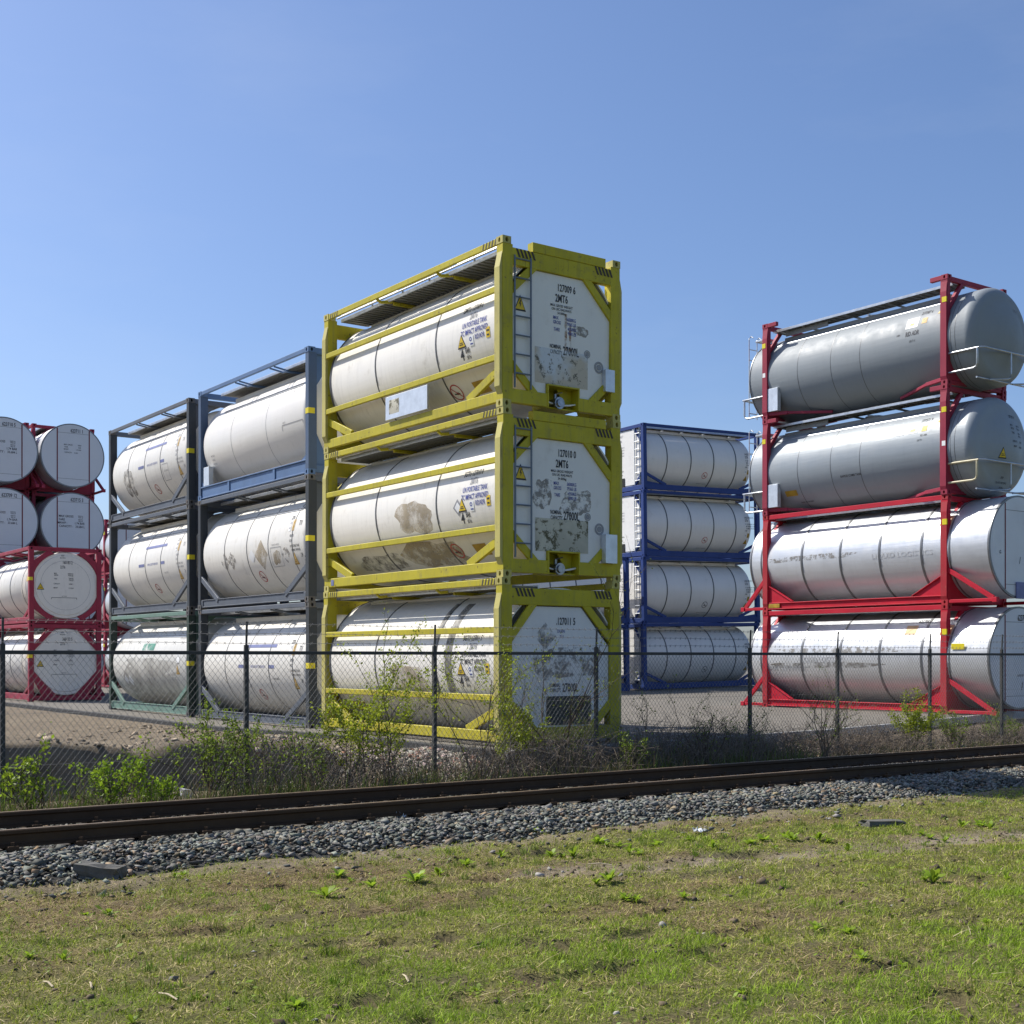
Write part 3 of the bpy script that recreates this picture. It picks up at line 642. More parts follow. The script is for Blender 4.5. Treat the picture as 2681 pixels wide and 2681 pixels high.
def kit_red_box(octagon=False):
    """red frame with a dished white end inside a ring"""
    k = Kit(); L, W, H = L0, W0, 2.6; Rd = M['red_faded']; zc, R = 1.32, 1.14
    posts(k, H, Rd, Rd, pw=.165, pd=.15)
    side_bar(k, 'top_side_rail', W / 2 - .04, -(L / 2 - .17), L / 2 - .17, H - .06, .07, .11, Rd); side_bar(k, 'bottom_side_rail', W / 2 - .05, -(L / 2 - .17), L / 2 - .17, .14, .08, .20, Rd)
    end_bar(k, 'top_end_beam', H - .07, .11, .135, Rd); end_bar(k, 'bottom_end_beam', .10, .11, .15, Rd)
    braces(k, Rd, .50, .15, .23, .75, h=.10)
    pr = [(-L / 2 + .03, .02), (-L / 2 + .03, 1.0), (-L / 2 + .05, 1.02), (-L / 2 + .052, R - .03), (-L / 2 + .09, R), (L / 2 - .5, R), (L / 2 - .3, .95), (L / 2 - .12, .5), (L / 2 - .05, .02)]
    t = tank(k, pr, zc, M['white'], (-1.9, -.4, 1.2), R, bmat='steel_band')
    b = MB(); b.lathe([(-2.3, R + .001), (-2.3, R + .006), (-1.75, R + .006), (-1.75, R + .001)], 72, zc, cap=False); k.add('tank_sleeve', b.mesh('tank_sleeve', plain('tan_band', (.62, .57, .50)), smooth=40), t)
    for s in (-1, 1):
        for q in range(4):
            qx = 1 if q in (0, 3) else -1; qz = 1 if q < 2 else -1
            xi, zt = W / 2 - .17, (H - .138 if qz > 0 else .178)
            if octagon: pts = [(qx * xi, zc + qz * .60), (qx * xi, zc + qz * .38), (qx * .34, zt), (qx * .60, zt)] if qz > 0 else [(qx * xi, zc - .62), (qx * xi, zc - .32), (qx * .30, zt), (qx * .78, zt)]
            else:
                arc = [(qx * 1.13 * math.cos(a), zc + qz * 1.13 * math.sin(a)) for a in [math.radians(20 + 10 * i) for i in range(6)]]
                arc = [(max(-xi, min(xi, x)), z if qz > 0 else max(z, .178)) for x, z in arc]
                arc = [(x, min(z, H - .138)) for x, z in arc]
                out_ = [(qx * .50, zt), (qx * (xi - .42), zt), (qx * xi, zc + qz * .82)]
                pts = arc + out_
            b = MB(); y0, y1 = sorted((s * (L / 2 - .008), s * (L / 2 - .075))); b.prism(pts, 'y', y0, y1); k.addp('end_ring_segment', b, Rd)
    if not octagon:
        pass
    walkway(k, -.75, -.3, -(L / 2 - .2), L / 2 - .4, H - .08); hatch(k, .5, zc + R + .05)
    b = MB()
    for y in (-1.2, -.5, .9): b.bar((-W / 2 + .08, y, H - .12), (-.7, y + .1, H - .17), .07, .07)
    k.addp('walkway_bracket', b, Rd)
    b = MB(); b.box(-W / 2 - .002, -W / 2 + .12, -L / 2 - .002, -L / 2 + .12, 1.46, 1.57, c=.001); k.addp('yellow_tag', b, M['tag_yellow'])
    return k
def text_red_box(num):
    E = lambda x, z: Surf('end', x, z, end=-1, y=-L0 / 2 + .03); C = lambda t, z: Surf('cyl', t, z, 1.14, 1.32); o = []
    add = lambda n, m: o.append((n, m, None, None, None))
    add('lettering', decal(E(-.10, 0), lines([('EXSU', 0, 2.33, .05), ('MULTISTAR', 0, 2.25, .04), (num, .16, 2.10, .105), ('22T6', 0, 1.94, .095)], .6), 'black_ink'))
    add('lettering', decal(E(0, 0), lines([('MAX.', -.34, 1.72, .045), ('GROSS', -.32, 1.66, .045), ('TARE', -.34, 1.54, .045), ('CAPACITY', -.30, 1.37, .045), ('MAWP', -.34, 1.23, .045), ('36000 KG', .16, 1.72, .045), ('79370 LB', .16, 1.66, .045), ('3600 KG', .18, 1.56, .045), ('7940 LB', .18, 1.50, .045), ('26000 L', .18, 1.37, .045), ('1.33 BAR', .18, 1.23, .045)], .7), 'black_ink'))
    add('lettering', decal(E(-.05, .90), [(sh_line((-.42, 0), (.42, 0), .014), 0, 0), (sh_line((-.42, .004), (-.42, -.06), .014), 0, 0), (sh_line((.42, .004), (.42, -.06), .014), 0, 0)] + lines([('DATE OF TEST', 0, .05, .03)]), 'black_ink'))
    add('warning_triangle', decal(Surf('end', -.84, 1.27, end=-1, y=-L0 / 2 + .03), S_tri(.25, .23, False), 'sign_yellow', 'black_ink'))
    add('yellow_label', decal(C(.42, 1.55), [(sh_rect(.42, .22), 0, 0)], 'sign_faded')); add('lettering', decal(C(.30, 1.28), lines([('RID/ADR', 0, .1, .05), ('UIC', 0, 0, .05), ('T11 5', 0, -.1, .05)]), 'blue_ink'))
    return o
def kit_blue():
    """royal blue frame lying across the yard: ladder and print on the +y end"""
    k = Kit(); L, W, H = L0, W0, 2.6; B = M['royal']; zc, R = 1.33, 1.17
    posts(k, H, B, B, pw=.17, pd=.17)
    side_bar(k, 'top_side_rail', W / 2 - .04, -(L / 2 - .17), L / 2 - .17, H - .065, .07, .12, B); side_bar(k, 'bottom_side_rail', W / 2 - .05, -(L / 2 - .17), L / 2 - .17, .14, .08, .22, B)
    end_bar(k, 'top_end_beam', H - .075, .11, .14, B); end_bar(k, 'bottom_end_beam', .13, .11, .18, B)
    braces(k, B, .66, .12, .24, 1.12, h=.11)
    for sx in (-1, 1):
        for sy in (-1, 1):
            b = MB(); x = sx * (W / 2 - .06); b.prism([(sy * (L / 2 - .17), .25), (sy * (L / 2 - 1.1), .25), (sy * (L / 2 - .17), .36)], 'x', x - .01, x + .01); k.addp('corner_gusset', b, B)
    pr = dome(-L / 2 + .05, L / 2 - .28, R, .55)[:10]; pr = [p for p in pr if p[0] < -1]
    tank(k, pr + [(L / 2 - .12, R), (L / 2 - .07, R - .02), (L / 2 - .06, R - .06), (L / 2 - .06, .02)], zc, M['white_clean'], [L / 2 - L * f for f in (.20, .40, .595, .79)], R, bw=.05, bh=.008)
    b = MB(); b.prism([(-1.0, .72), (-.6, .27), (.6, .27), (1.0, .72), (1.0, 1.9), (.62, 2.4), (-.62, 2.4), (-1.0, 1.9)], 'y', L / 2 - .055, L / 2 - .04); k.add('end_panel', b.mesh('end_panel', M['panel']))
    for p, q in (((-1.05, 1.9), (-.6, 2.45)), ((1.05, 1.9), (.6, 2.45)), ((-1.05, .7), (-.6, .22)), ((1.05, .7), (.6, .22))):
        b = MB(); b.bar((p[0], L / 2 - .05, p[1]), (q[0], L / 2 - .05, q[1]), .10, .05, up=(0, 1, 0)); k.addp('end_gusset', b, B)
    b = MB(); b.box(.05, .62, L / 2 - .08, L / 2 - .02, .22, .58); k.addp('valve_box', b, M['dark'])
    ladder(k, -.98, -.66, L / 2 - .0, .25, 2.45, M['galv'], r=.02)
    walkway(k, -.78, -.30, -(L / 2 - .3), L / 2 - .2, H - .09)
    b = MB()
    for y in (-1.6, -.2, .9, 1.9): b.bar((-1.0, y, 2.38), (-.4, y - .25, 2.42), .08, .035)
    b.box(-.65, -.6, -2.2, 2.4, 2.34, 2.45); b.box(.6, .65, -2.2, 2.4, 2.34, 2.45); k.addp('walkway_bracket', b, M['white_clean']); hatch(k, .5, zc + R + .05)
    return k
def text_blue(n):
    C = lambda t, z: Surf('cyl', t, z, 1.17, 1.33); E = lambda x, z: Surf('end', x, z, end=1, y=L0 / 2 - .04); o = []
    add = lambda nm, m: o.append((nm, m, None, None, None))
    add('no_smoking_sign', decal(C(2.82, .74), S_nosmoke(.14), 'sign_red' if n > 1 else 'black_ink', 'black_ink'))
    add('lettering', decal(C(2.82, .44), lines([('WARNING 7 CUBIC MTR', 0, 0, .035)], .9), 'faint_ink'))
    add('lettering', decal(C(.52, 1.62), lines([('LAGU 005012 8', 0, .1, .085), ('22T6', -.16, -.03, .095)], .6), 'black_ink'))
    add('lettering', decal(C(.50, 1.32), lines([('T11 UN PORTABLE TANK', .0, .12, .055), ('IMO 0/ADR/RID/5 LADR', .02, .03, .055), ('TC IMPACT APPROVED', .02, -.06, .055), ('4 BAR', -.22, -.15, .055)], .6), 'black_ink'))
    add('yellow_label', decal(C(.58, .98), [(sh_rect(.10, .18), 0, 0)], 'brown_plate')); add('white_label', decal(C(.72, .98), [(sh_rect(.09, .15), 0, 0), (sh_ring(.02, .035), 1, 1)], 'label_white', 'faint_ink'))
    add('warning_triangle', decal(C(.64, .74), S_tri(.20, .22, False), 'brown_plate', 'brown_plate'))
    add('lettering', decal(E(-.30, 0), lines([('005 012 7', .0, 2.24, .085), ('22T6', 0, 2.05, .09), ('30480 KG', .15, 1.80, .05), ('67200 LB', .15, 1.70, .05), ('3650 KG', .15, 1.58, .05), ('8050 LB', .15, 1.48, .05)], .7), 'faint_ink'))
    add('lettering', decal(E(-.30, 0), lines([('MAX. 4.0 BAR', .0, .86, .05), ('(', -.03, .70, .13), ('bar', .08, .72, .06)], .8), 'black_ink'))
    add('warning_triangle', decal(E(-.82, 1.72), S_tri(.24, .24, False), 'sign_yellow', 'black_ink'))
    return o
def gusset_poly(sx, zc, R, H, z0=.12, ztop=.95, x=W0 / 2 - .10):
    """solid corner plate between the post, the sole bar and the round tank"""
    pts = [(sx * x, z0), (sx * x, ztop)]; Rr = R + .015
    a0 = math.asin(max(-1, min(1, (ztop - zc) / Rr))); a1 = math.asin(max(-1, (z0 - zc) / Rr))
    for i in range(9):
        a = a0 + (a1 - a0) * i / 8; pts.append((sx * min(x - .001, Rr * math.cos(a)), max(z0, zc + Rr * math.sin(a))))
    return pts
def swap_frame(k, H, col, ccol, zc, R, tall=.95):
    L, W = L0, W0; Rd = M[col]
    posts(k, H, Rd, M[ccol], pw=.12, pd=.20, flange=.03, fz=(.2, .42))
    for s in (-1, 1):
        y = s * (L / 2 - .075)
        b = MB(); b.bar((-W / 2 + .1, y, H - .09), (W / 2 - .1, y, H - .09), .10, .12); k.addp('top_end_beam', b, Rd)
        b = MB(); b.bar((-W / 2 + .1, y, .075), (W / 2 - .1, y, .075), .10, .08); k.addp('bottom_end_beam', b, Rd)
        for sx in (-1, 1):
            b = MB(); b.prism(gusset_poly(sx, zc, R, H, ztop=tall), 'y', y - .05, y + .05); k.addp('saddle_gusset', b, Rd)
            b = MB(); b.bar((sx * (W / 2 - .09), y, H - .86), (sx * .55, y, H - .13), .10, .10, up=(0, 1, 0)); k.addp('diagonal_brace', b, Rd)
            b = MB(); b.prism([(sx * (W / 2 - .1), H - .86), (sx * (W / 2 - .1), H - 1.15), (sx * (W / 2 - .16), H - .74)], 'y', y - .03, y + .03); k.addp('brace_plate', b, Rd)
def kit_grey_swap(skin='grey_tank', cream=False, skinh='grey_tank'):
    """grey tank with dished heads reaching out beyond a red end frame"""
    k = Kit(); L, W, H = L0, W0, 2.678; zc, R = 1.19, 1.215; y0, y1 = -L / 2 - .45, L / 2 + .46
    swap_frame(k, H, 'red_faded', 'red_faded', zc, R, tall=1.0)
    t = tank(k, torus_head(y0, R, .46, .34, -1) + list(reversed(torus_head(y1, R, .45, .26, 1))), zc, M[skin], (), R, bmat='band', seams=[-L / 2 + L * f for f in (.44, .60, .79)] + [-L / 2 - .2, -L / 2 - .08])
    b = MB(); b.lathe([(y1 + .02, R - .02), (y1 + .02, R + .014), (y1 + .045, R + .014), (y1 + .045, R - .03)], 72, zc, cap=False); k.addp('rim_hoop', b, M['steel_band'], parent=t, smooth=40)
    walkway(k, -.86, -.40, -(L / 2 - .1), L / 2 - .1, 2.50, step=.2)
    b = MB()
    for y in (-2.4, -1.0, .4, 1.9): b.bar((-.86, y, 2.47), (.2, y, 2.44), .04, .05)
    b.bar((-.62, -L / 2 + .2, zc + 1.06), (-.62, L / 2 - .3, zc + 1.06), .02, .15); b.bar((.62, -L / 2 + .2, zc + 1.06), (.62, L / 2 - .3, zc + 1.06), .02, .15)
    b.bar((-.72, 1.1, 2.40), (-.72, 2.6, 2.40), .02, .14)
    k.addp('walkway_support', b, M['grate'])
    b = MB(); b.tube([(-.80, -2.9, zc + .92), (-.80, 2.4, zc + .92), (-.84, 3.1, zc + .86), (-.95, y1, zc + .70)], .013, 6); k.addp('vent_pipe', b, M['galv'], smooth=50); hatch(k, .1, 2.42)
    for s in (-1, 1):
        for sx in (-1, 1):
            b = MB(); b.bar((sx * (W / 2 - .05), s * (L / 2 - .17), H - .06), (sx * (W / 2 - .05), s * (L / 2 - .50), H - .06), .10, .11); k.addp('top_stub', b, M['red_faded'])
            b = MB(); b.bar((sx * (W / 2 - .06), s * (L / 2 - .1), .15), (sx * 1.0, s * (L / 2 - .75), .13), .09, .09); b.bar((sx * 1.0, s * (L / 2 - .75), .13), (sx * .5, s * (L / 2 - 1.9), .03), .07, .07); k.addp('sole_bar', b, M['red_faded'])
    gm = M['label_cream'] if cream else M['galv']
    yo = -L / 2 - 1.02; x = W / 2 - .06; yo = -L / 2 - .93; b = MB()
    b.tube([(-x, -L / 2 + .02, .74), (-x, yo + .1, .74)], .026, 8); b.tube([(-x, -L / 2 + .02, .27), (-x, yo + .25, .27), (-x, yo + .17, .30), (-x, yo + .14, .38), (-x, yo + .14, .735)], .026, 8)
    k.addp('handrail', b, gm, smooth=50)
    b = MB(); b.tube([(-x, yo + .1, .74), (-x + .1, yo, .74), (x - .1, yo, .74), (x, yo + .1, .74), (x, -L / 2 + .02, .74)], .024, 8)
    for px in (.0, .95): b.tube([(px - .55, yo + .22, .06), (px - .16, yo, .08), (px - .04, yo, .12), (px, yo, .22), (px, yo, .735)], .022, 8)
    b.tube([(-x + .2, yo + .3, .09), (x, yo + .3, .09)], .022, 8); k.addp('handrail', b, M['galv'], smooth=50)
    ye = L / 2 + .80; b = MB()
    b.tube([(-x, L / 2 - .02, .68), (-x, ye, .68), (-x + .5, ye, .68)], .026, 8); b.tube([(-x, L / 2 - .02, .14), (-x, ye - .17, .14), (-x, ye - .08, .18), (-x, ye - .05, .26), (-x, ye - .05, .67)], .026, 8)
    k.addp('handrail', b, M['galv'], smooth=50)
    ladder(k, -.98, -.66, ye - .06, .18, 2.46, M['galv'], hook=.16)
    b = MB(); b.box(-1.0, -.6, L / 2 + .05, L / 2 + .48, 2.30, 2.35); k.addp('step_plate', b, M['galv'])
    b = MB(); b.box(-W / 2 - .0, -W / 2 + .13, L / 2 - .56, L / 2 - .20, .20, .84); k.addp('document_box', b, M['alu_box'])
    for yy in (-L / 2, L / 2 - .15):
        b = MB(); b.box(-W / 2 - .031, -W / 2 + .02, yy + .012, yy + .138, H - .68, H - .55, c=.001); k.addp('yellow_tag', b, M['tag_yellow'])
    return k
M['label_cream'] = plain('cream_pipe_paint', (.62, .55, .36), .45)
def kit_silver_swap(red='red', worn='red_worn'):
    """silver tank with flat ends on red sole bars, longer than its end frames"""
    k = Kit(); L, W, H = L0, W0, 2.678; zc, R = 1.37, 1.235; y0, y1 = -L / 2 - 1.15, L / 2 + .60
    swap_frame(k, H, red, worn, zc, R, tall=.95)
    t = tank(k, [(y0, .02), (y0, R - .03), (y0 + .03, R), (y1 - .16, R), (y1 - .06, R - .05), (y1, R - .16), (y1 + .03, .6), (y1 + .04, .02)], zc, M['silver'], [-L / 2 + L * f for f in (.125, .336, .546, .764)], R, bmat='steel_band', bw=.06, bh=.011)
    b = MB()
    for y in (y0 - .004, y1 - .18): b.lathe([(y, R - .035), (y, R + .010), (y + .05, R + .010), (y + .05, R - .0)], 72, zc, cap=False)
    k.addp('rim_hoop', b, M['steel_band'], parent=t, smooth=40)
    for y in (-L / 2 - .05, L / 2 + .05):
        b = MB(); b.lathe([(y - .02, R + .001), (y - .02, R + .008), (y + .02, R + .008), (y + .02, R + .001)], 72, zc, cap=False); k.add('tank_band', b.mesh('tank_band', M['steel_band'], smooth=40), t)
    n = 72; b = MB(); Rr = R - .04; b.add([(Rr * math.cos(2 * math.pi * i / n), y0 - .006, zc + Rr * math.sin(2 * math.pi * i / n)) for i in range(n)], [tuple(range(n))]); d = k.add('end_disc', b.mesh('end_disc', M['disc']))
    b = MB()
    for x in (-.60, .64): zz = math.sqrt(Rr * Rr - x * x); b.add([(x - .022, y0 - .010, zc - zz), (x + .022, y0 - .010, zc - zz), (x + .022, y0 - .010, zc + zz), (x - .022, y0 - .010, zc + zz)], [(0, 1, 2, 3)])
    k.addp('panel_seam', b, M['seam_red'], parent=d)
    b = MB()
    for z in (zc + .86, zc - .92): b.add([(-.58, y0 - .009, z), (.62, y0 - .009, z), (.62, y0 - .009, z + .010), (-.58, y0 - .009, z + .010)], [(0, 1, 2, 3)])
    k.addp('panel_seam', b, M['band'], parent=d)
    Rd = M[red]
    for sx in (-1, 1):
        x = sx * (W / 2 - .05); b = MB()
        b.box(x - .05, x + .05, -L / 2 + .16, L / 2 - .16, .04, .065); b.box(x - .015, x + .015, -L / 2 + .16, L / 2 - .16, .065, .20); b.box(x - .05, x + .05, -L / 2 + .16, L / 2 - .16, .20, .225)
        for e in (-1, 1):
            ln = 1.22 if e < 0 else .72
            b.box(x - .04, x + .04, *sorted((e * (L / 2 + .005), e * (L / 2 + ln))), .03, .11); b.box(x - .06, x + .06, *sorted((e * (L / 2 + ln), e * (L / 2 + ln + .12))), .01, .13)
        k.addp('sole_bar', b, Rd)
        b = MB(); b.bar((x, -(L / 2 - .17), H - .065), (x, L / 2 - .17, H - .065), .06, .12); k.addp('top_side_rail', b, Rd)
        for e in (-1, 1):
            b = MB(); b.prism([(e * (L / 2 - .15), .226), (e * (L / 2 - .15), .72), (e * (L / 2 - 1.05), .226)], 'x', x - .012, x + .012); b.bar((x, e * (L / 2 - .14), .73), (x, e * (L / 2 - 1.06), .24), .10, .02); k.addp('knee_plate', b, Rd)
            ln = 1.22 if e < 0 else .70
            b = MB(); b.bar((x, e * (L / 2 - .02), .84), (x, e * (L / 2 + ln), .11), .07, .11); k.addp('outrigger_strut', b, Rd)
    walkway(k, -.80, -.42, -(L / 2 - .1), L / 2 - .1, H - .10, step=.2)
    walkway(k, .42, .80, -(L / 2 - .1), L / 2 - .1, H - .10, step=.2); hatch(k, 0, 2.64)
    b = MB(); b.box(-W / 2 - .032, -W / 2 + .04, -L / 2 + .01, -L / 2 + .14, H - .74, H - .60, c=.001); k.addp('yellow_tag', b, M['tag_yellow'])
    return k
def text_silver(num, rows, y0=-L0 / 2 - 1.15, side=True, offx=.05):
    E = lambda x, z: Surf('end', x, z, end=-1, y=y0 - .006); C = lambda t, z: Surf('cyl', t, z, 1.235, 1.37); o = []
    add = lambda n, m: o.append((n, m, None, None, None))
    if num: add('lettering', decal(E(0, 0), lines([(num, .16, 2.34, .14)], .66, .02), 'black_ink'))
    if rows: add('lettering', decal(E(0, 0), lines(rows, .85), 'black_ink'))
    if side:
        add('orange_label', decal(C(.16, 2.06), [(sh_rect(.34, .30), 0, 0), (sh_line((-.1, -.1), (.1, .1), .012), 1, 1), (sh_line((-.1, .1), (.1, -.1), .012), 1, 1)], 'label_peach', 'sign_faded'))
    return o
# ------------------------------------------------------------------ yard slab and ground sheets
def sheet(name, As, Dfun, zf, mat, tintf=None, skirt=None):
    """grid over the list As and D values Dfun(A) (array per A)"""
    rows = []; n = None
    for a in As:
        d = Dfun(a); n = len(d); rows.append(np.stack([np.full(n, a), d], 1))
    G = np.array(rows); A = G[..., 0].ravel(); D = G[..., 1].ravel(); Z = zf(A, D)
    V = np.stack([A * CT - D * ST, A * ST + D * CT, Z], 1); m = len(As)
    i, j = np.meshgrid(np.arange(m - 1), np.arange(n - 1), indexing='ij'); q = (i * n + j).ravel()
    F = np.stack([q, q + n, q + n + 1, q + 1], 1)
    if skirt:
        base = len(V); r = np.arange(m) * n; V2 = V[r].copy(); V2[:, 2] -= skirt; V = np.vstack([V, V2])
        f2 = np.stack([r[:-1], base + np.arange(m - 1), base + np.arange(1, m), r[1:]], 1)
        c = np.arange(n); V3 = V[c].copy(); V3[:, 2] -= skirt; b3 = len(V); V = np.vstack([V, V3]); f3 = np.stack([c[:-1], c[1:], b3 + np.arange(1, n), b3 + np.arange(n - 1)], 1)
        F = np.vstack([F, f2, f3])
    o = link(name, np_mesh(name, V, F, mat, tintf(A, D) if tintf else None, smooth=skirt is None)); tag(o, kind='structure'); return o
def ground_mat(name, c1, c2, c3, sc=1.0, bs=.5, bd=.03, rough=.95, fine=40):
    m, N, L, P = new_mat(name); v = coords(N, L, rnd=False); a = noise(N, L, v, .35 * sc, 5, .6); b = noise(N, L, v, 2.6 * sc, 7, .65); f = noise(N, L, v, fine * sc, 6, .75)
    c = mix(N, L, ramp(N, L, a, .38, .62), c1, c2); c = mix(N, L, ramp(N, L, b, .45, .72), c, c3)
    c = mix(N, L, ramp(N, L, f, .35, .7, .0, .45), c, tuple(x * .45 for x in c1)); L.new(c, P.inputs['Base Color']); P.inputs['Roughness'].default_value = rough; P.inputs['Specular IOR Level'].default_value = .2
    ad = N.new('ShaderNodeMath'); ad.operation = 'ADD'; L.new(b, ad.inputs[0]); L.new(f, ad.inputs[1]); bump(N, L, ad.outputs[0], bs, bd, P); return m
M['yard'] = ground_mat('yard_concrete', (.215, .195, .165), (.185, .17, .145), (.15, .137, .115), bs=.25, bd=.01)
M['sand'] = ground_mat('sandy_soil', (.40, .325, .23), (.33, .265, .19), (.22, .18, .13), sc=1.6, bs=1.0, bd=.08)
M['soil'] = ground_mat('turf_soil', (.125, .115, .05), (.16, .13, .075), (.105, .085, .05), bs=.8, bd=.03)
M['ballast_base'] = ground_mat('ballast_fines', (.10, .098, .09), (.085, .08, .07), (.06, .055, .048), bs=1, bd=.04)
ys = sheet('yard_pavement', np.r_[11.55, 11.75, np.arange(12, 34, .5), np.linspace(34, 140, 30)],
           lambda a: (lambda e: np.r_[e, e + .15, e + np.linspace(.5, 25, 50) if True else 0, np.linspace(e + 26, 150, 25)])(float(yard_edge(a))),
           lambda A, D: yardz(A, D), M['yard'], skirt=.22)
M['edge_asphalt'] = plain('dark_edge_asphalt', (.045, .045, .045), .9, 0, .3, sc=25)
def ribbon(name, pts, w, h, mat):
    b = MB()
    for p, q in zip(pts[:-1], pts[1:]): b.bar(p, q, w, h, c=.01)
    tag(link(name, b.mesh(name, mat)), kind='structure')
ribbon('asphalt_edge', [P3(11.50, d, float(yardz(11.5, d)) - .07) for d in np.r_[16.4, np.arange(18, 60, 3.0)]], .16, .17, M['edge_asphalt'])
M['kerb'] = plain('concrete_kerb', (.42, .41, .385), .85, 0, .12, sc=9)
ribbon('concrete_kerb', [P3(a, float(yard_edge(a)) - .06, float(yardz(a, yard_edge(a))) - .085) for a in np.r_[np.arange(11.6, 34, 1.2), 40, 60, 100]], .12, .18, M['kerb'])
def crest_h(A): return .76 + .18 * (vnoise(A * .8, A * 0, 5) - .5) + .10 * (vnoise(A * 2.3, A * 0, 8) - .5) - .13 * np.exp(-((A - 6.15) / .35) ** 2) - .1 * np.exp(-((A - 3.2) / .5) ** 2)
def verge(A, D):
    A = np.asarray(A, float); D = np.asarray(D, float); lump = (fbm(A * 1.6, D * 1.6, 3) - .5)
    yz = yardz(A, D); base = .10 + .05 * lump
    yard_under = yz - .10 - .12 * sstep(-.15, .25, np.minimum(D - yard_edge(A), A - 11.6))
    # left: a cut sand berm, then level sand up to the slab
    front = sstep(16.78, 17.16, D + .25 * (vnoise(A * 1.7, D * 0, 4) - .5)); cr = crest_h(A)
    back = cr + (np.minimum(yz - .20, .62) - cr) * sstep(17.6, 20.5, D) + .05 * lump * sstep(17, 18, D)
    back = back + .17 * (fbm(A * .5, D * 3.2, 13, 4) - .5) * sstep(17.4, 18.2, D) * (1 - .6 * sstep(24, 34, D))
    left = base * (1 - front) + back * front
    # middle: loose rubble bank
    rub = sstep(15.3, 17.4, D); mid = base + (np.minimum(yz - .08, yard_under + .02) - base + .10 * lump) * rub + .10 * lump * rub * (1 - rub) * 4
    right = base + (yard_under - .10 - base) * sstep(14.9, yard_edge(A) - .05, D) + .08 * lump * (1 - sstep(yard_edge(A) - .5, yard_edge(A), D))
    wl = sstep(8.4, 9.6, A); wr = sstep(12.5, 15.0, A)
    z = left * (1 - wl) + mid * wl; z = z * (1 - wr) + right * wr
    return np.where((D > 17.5) & (A > 11.9), np.minimum(z, yz - .12), z)
Ds = np.r_[14.55, np.arange(14.7, 21, .11), np.linspace(21, 30, 20), np.linspace(33, 320, 24)]
sheet('sandy_verge', np.r_[np.linspace(-160, -8, 16), np.arange(-7, 34, .16), np.linspace(35, 300, 24)], lambda a: Ds, verge, M['sand'])
def ballast_z(A, D):
    b = .105 * sstep(10.95, 11.75, D + .25 * (vnoise(A * .9, A * 0, 2) - .5)) * (1 - sstep(14.1, 14.75, D) * .35) + .02 * (fbm(A * 5, D * 5, 9) - .5)
    return b - .045 * (1 - sstep(10.85, 11.15, D))
bb = sheet('ballast_bed', np.r_[np.linspace(-160, -6, 14), np.arange(-5, 40, .25), np.linspace(41, 300, 20)], lambda a: np.r_[10.3, np.arange(10.5, 14.9, .13)], ballast_z, M['ballast_base'])
def dirt_strip(A, D):
    c = 8.95 - (A - 7.5) * .145 + .12 * (vnoise(A * 1.3, A * 0, 21) - .5); w = .30 * sstep(6.3, 7.3, A) + .06 * vnoise(A * 2, A * 0, 22)
    return np.exp(-((D - c) / np.maximum(w, .02)) ** 2) * sstep(6.2, 7.2, A) * (.45 + .55 * sstep(.38, .6, fbm(A * 1.7, D * 2.5, 23, 3)))
def grass_z(A, D):
    z = .05 * (fbm(A * .7, D * .7, 31) - .5) + .06 * (fbm(A * 3.1, D * 3.4, 33, 4) - .5) + .02 * sstep(10.0, 10.6, D)
    pit = sstep(.66, .78, fbm(A * 2.6, D * 3.2, 41, 3)); z = z - .055 * pit
    return z - .035 * dirt_strip(A, D) - .07 * sstep(11.05, 11.4, D)
gA = np.r_[np.linspace(-200, -3, 22), np.arange(-2.4, 22, .09), np.linspace(22.5, 320, 24)]; gD = np.r_[np.linspace(-200, 1.5, 22), np.arange(2, 11.5, .07)]
def turf_tint(A, D):
    bare, brown, lush = turf_masks(A, D); t = np.array([[.17, .175, .05]]) * np.ones((len(A), 1)); t = t * (1 - brown[:, None]) + brown[:, None] * np.array([[.19, .135, .07]]); t = t * (1 - lush[:, None] * .7) + .7 * lush[:, None] * np.array([[.155, .205, .04]])
    sandy = np.clip(dirt_strip(A, D) + .55 * sstep(10.3, 11.0, D + 1.1 * (fbm(A * 1.5, D * 1.5, 5) - .5)), 0, 1)[:, None]; t = t * (1 - bare[:, None]) + bare[:, None] * np.array([[.15, .115, .065]]); return t * (1 - sandy) + sandy * np.array([[.40, .325, .24]])
def turf_masks(As, Dd):
    brown = sstep(.46, .66, fbm(As * .8 + 3, Dd * 1.6, 51, 5)) * .75 + .45 * sstep(10, 5, As) * sstep(6.0, 8.5, Dd) * fbm(As * 1.7, Dd * 2.4, 77, 3) + .95 * np.exp(-((Dd - 10.0 - .12 * np.sin(As)) / .5) ** 2) * sstep(9, 4.5, As); brown = np.clip(brown, 0, 1)
    lush = sstep(.46, .66, fbm(As * 1.3, Dd * 1.9, 71, 5)) * (.5 + .8 * sstep(8, 4.5, Dd)) + .5 * sstep(6.5, 4.2, Dd); lush = np.clip(lush, 0, 1)
    bare = np.clip(1.15 * dirt_strip(As, Dd) + .85 * sstep(.68, .76, fbm(As * 2.6, Dd * 3.2, 41, 3)) + .7 * sstep(.60, .74, fbm(As * 5.0, Dd * 6.0, 81, 3)) + .7 * sstep(10.3, 11.0, Dd + 1.1 * (fbm(As * 1.5, Dd * 1.5, 5) - .5)), 0, 1)
    return bare, brown, lush
m_, N_, L_, P_ = new_mat('turf_ground'); at_ = N_.new('ShaderNodeAttribute'); at_.attribute_name = 'tint'; v_ = coords(N_, L_, rnd=False); f_ = noise(N_, L_, v_, 42, 7, .75); g_ = noise(N_, L_, v_, 7, 6, .7)
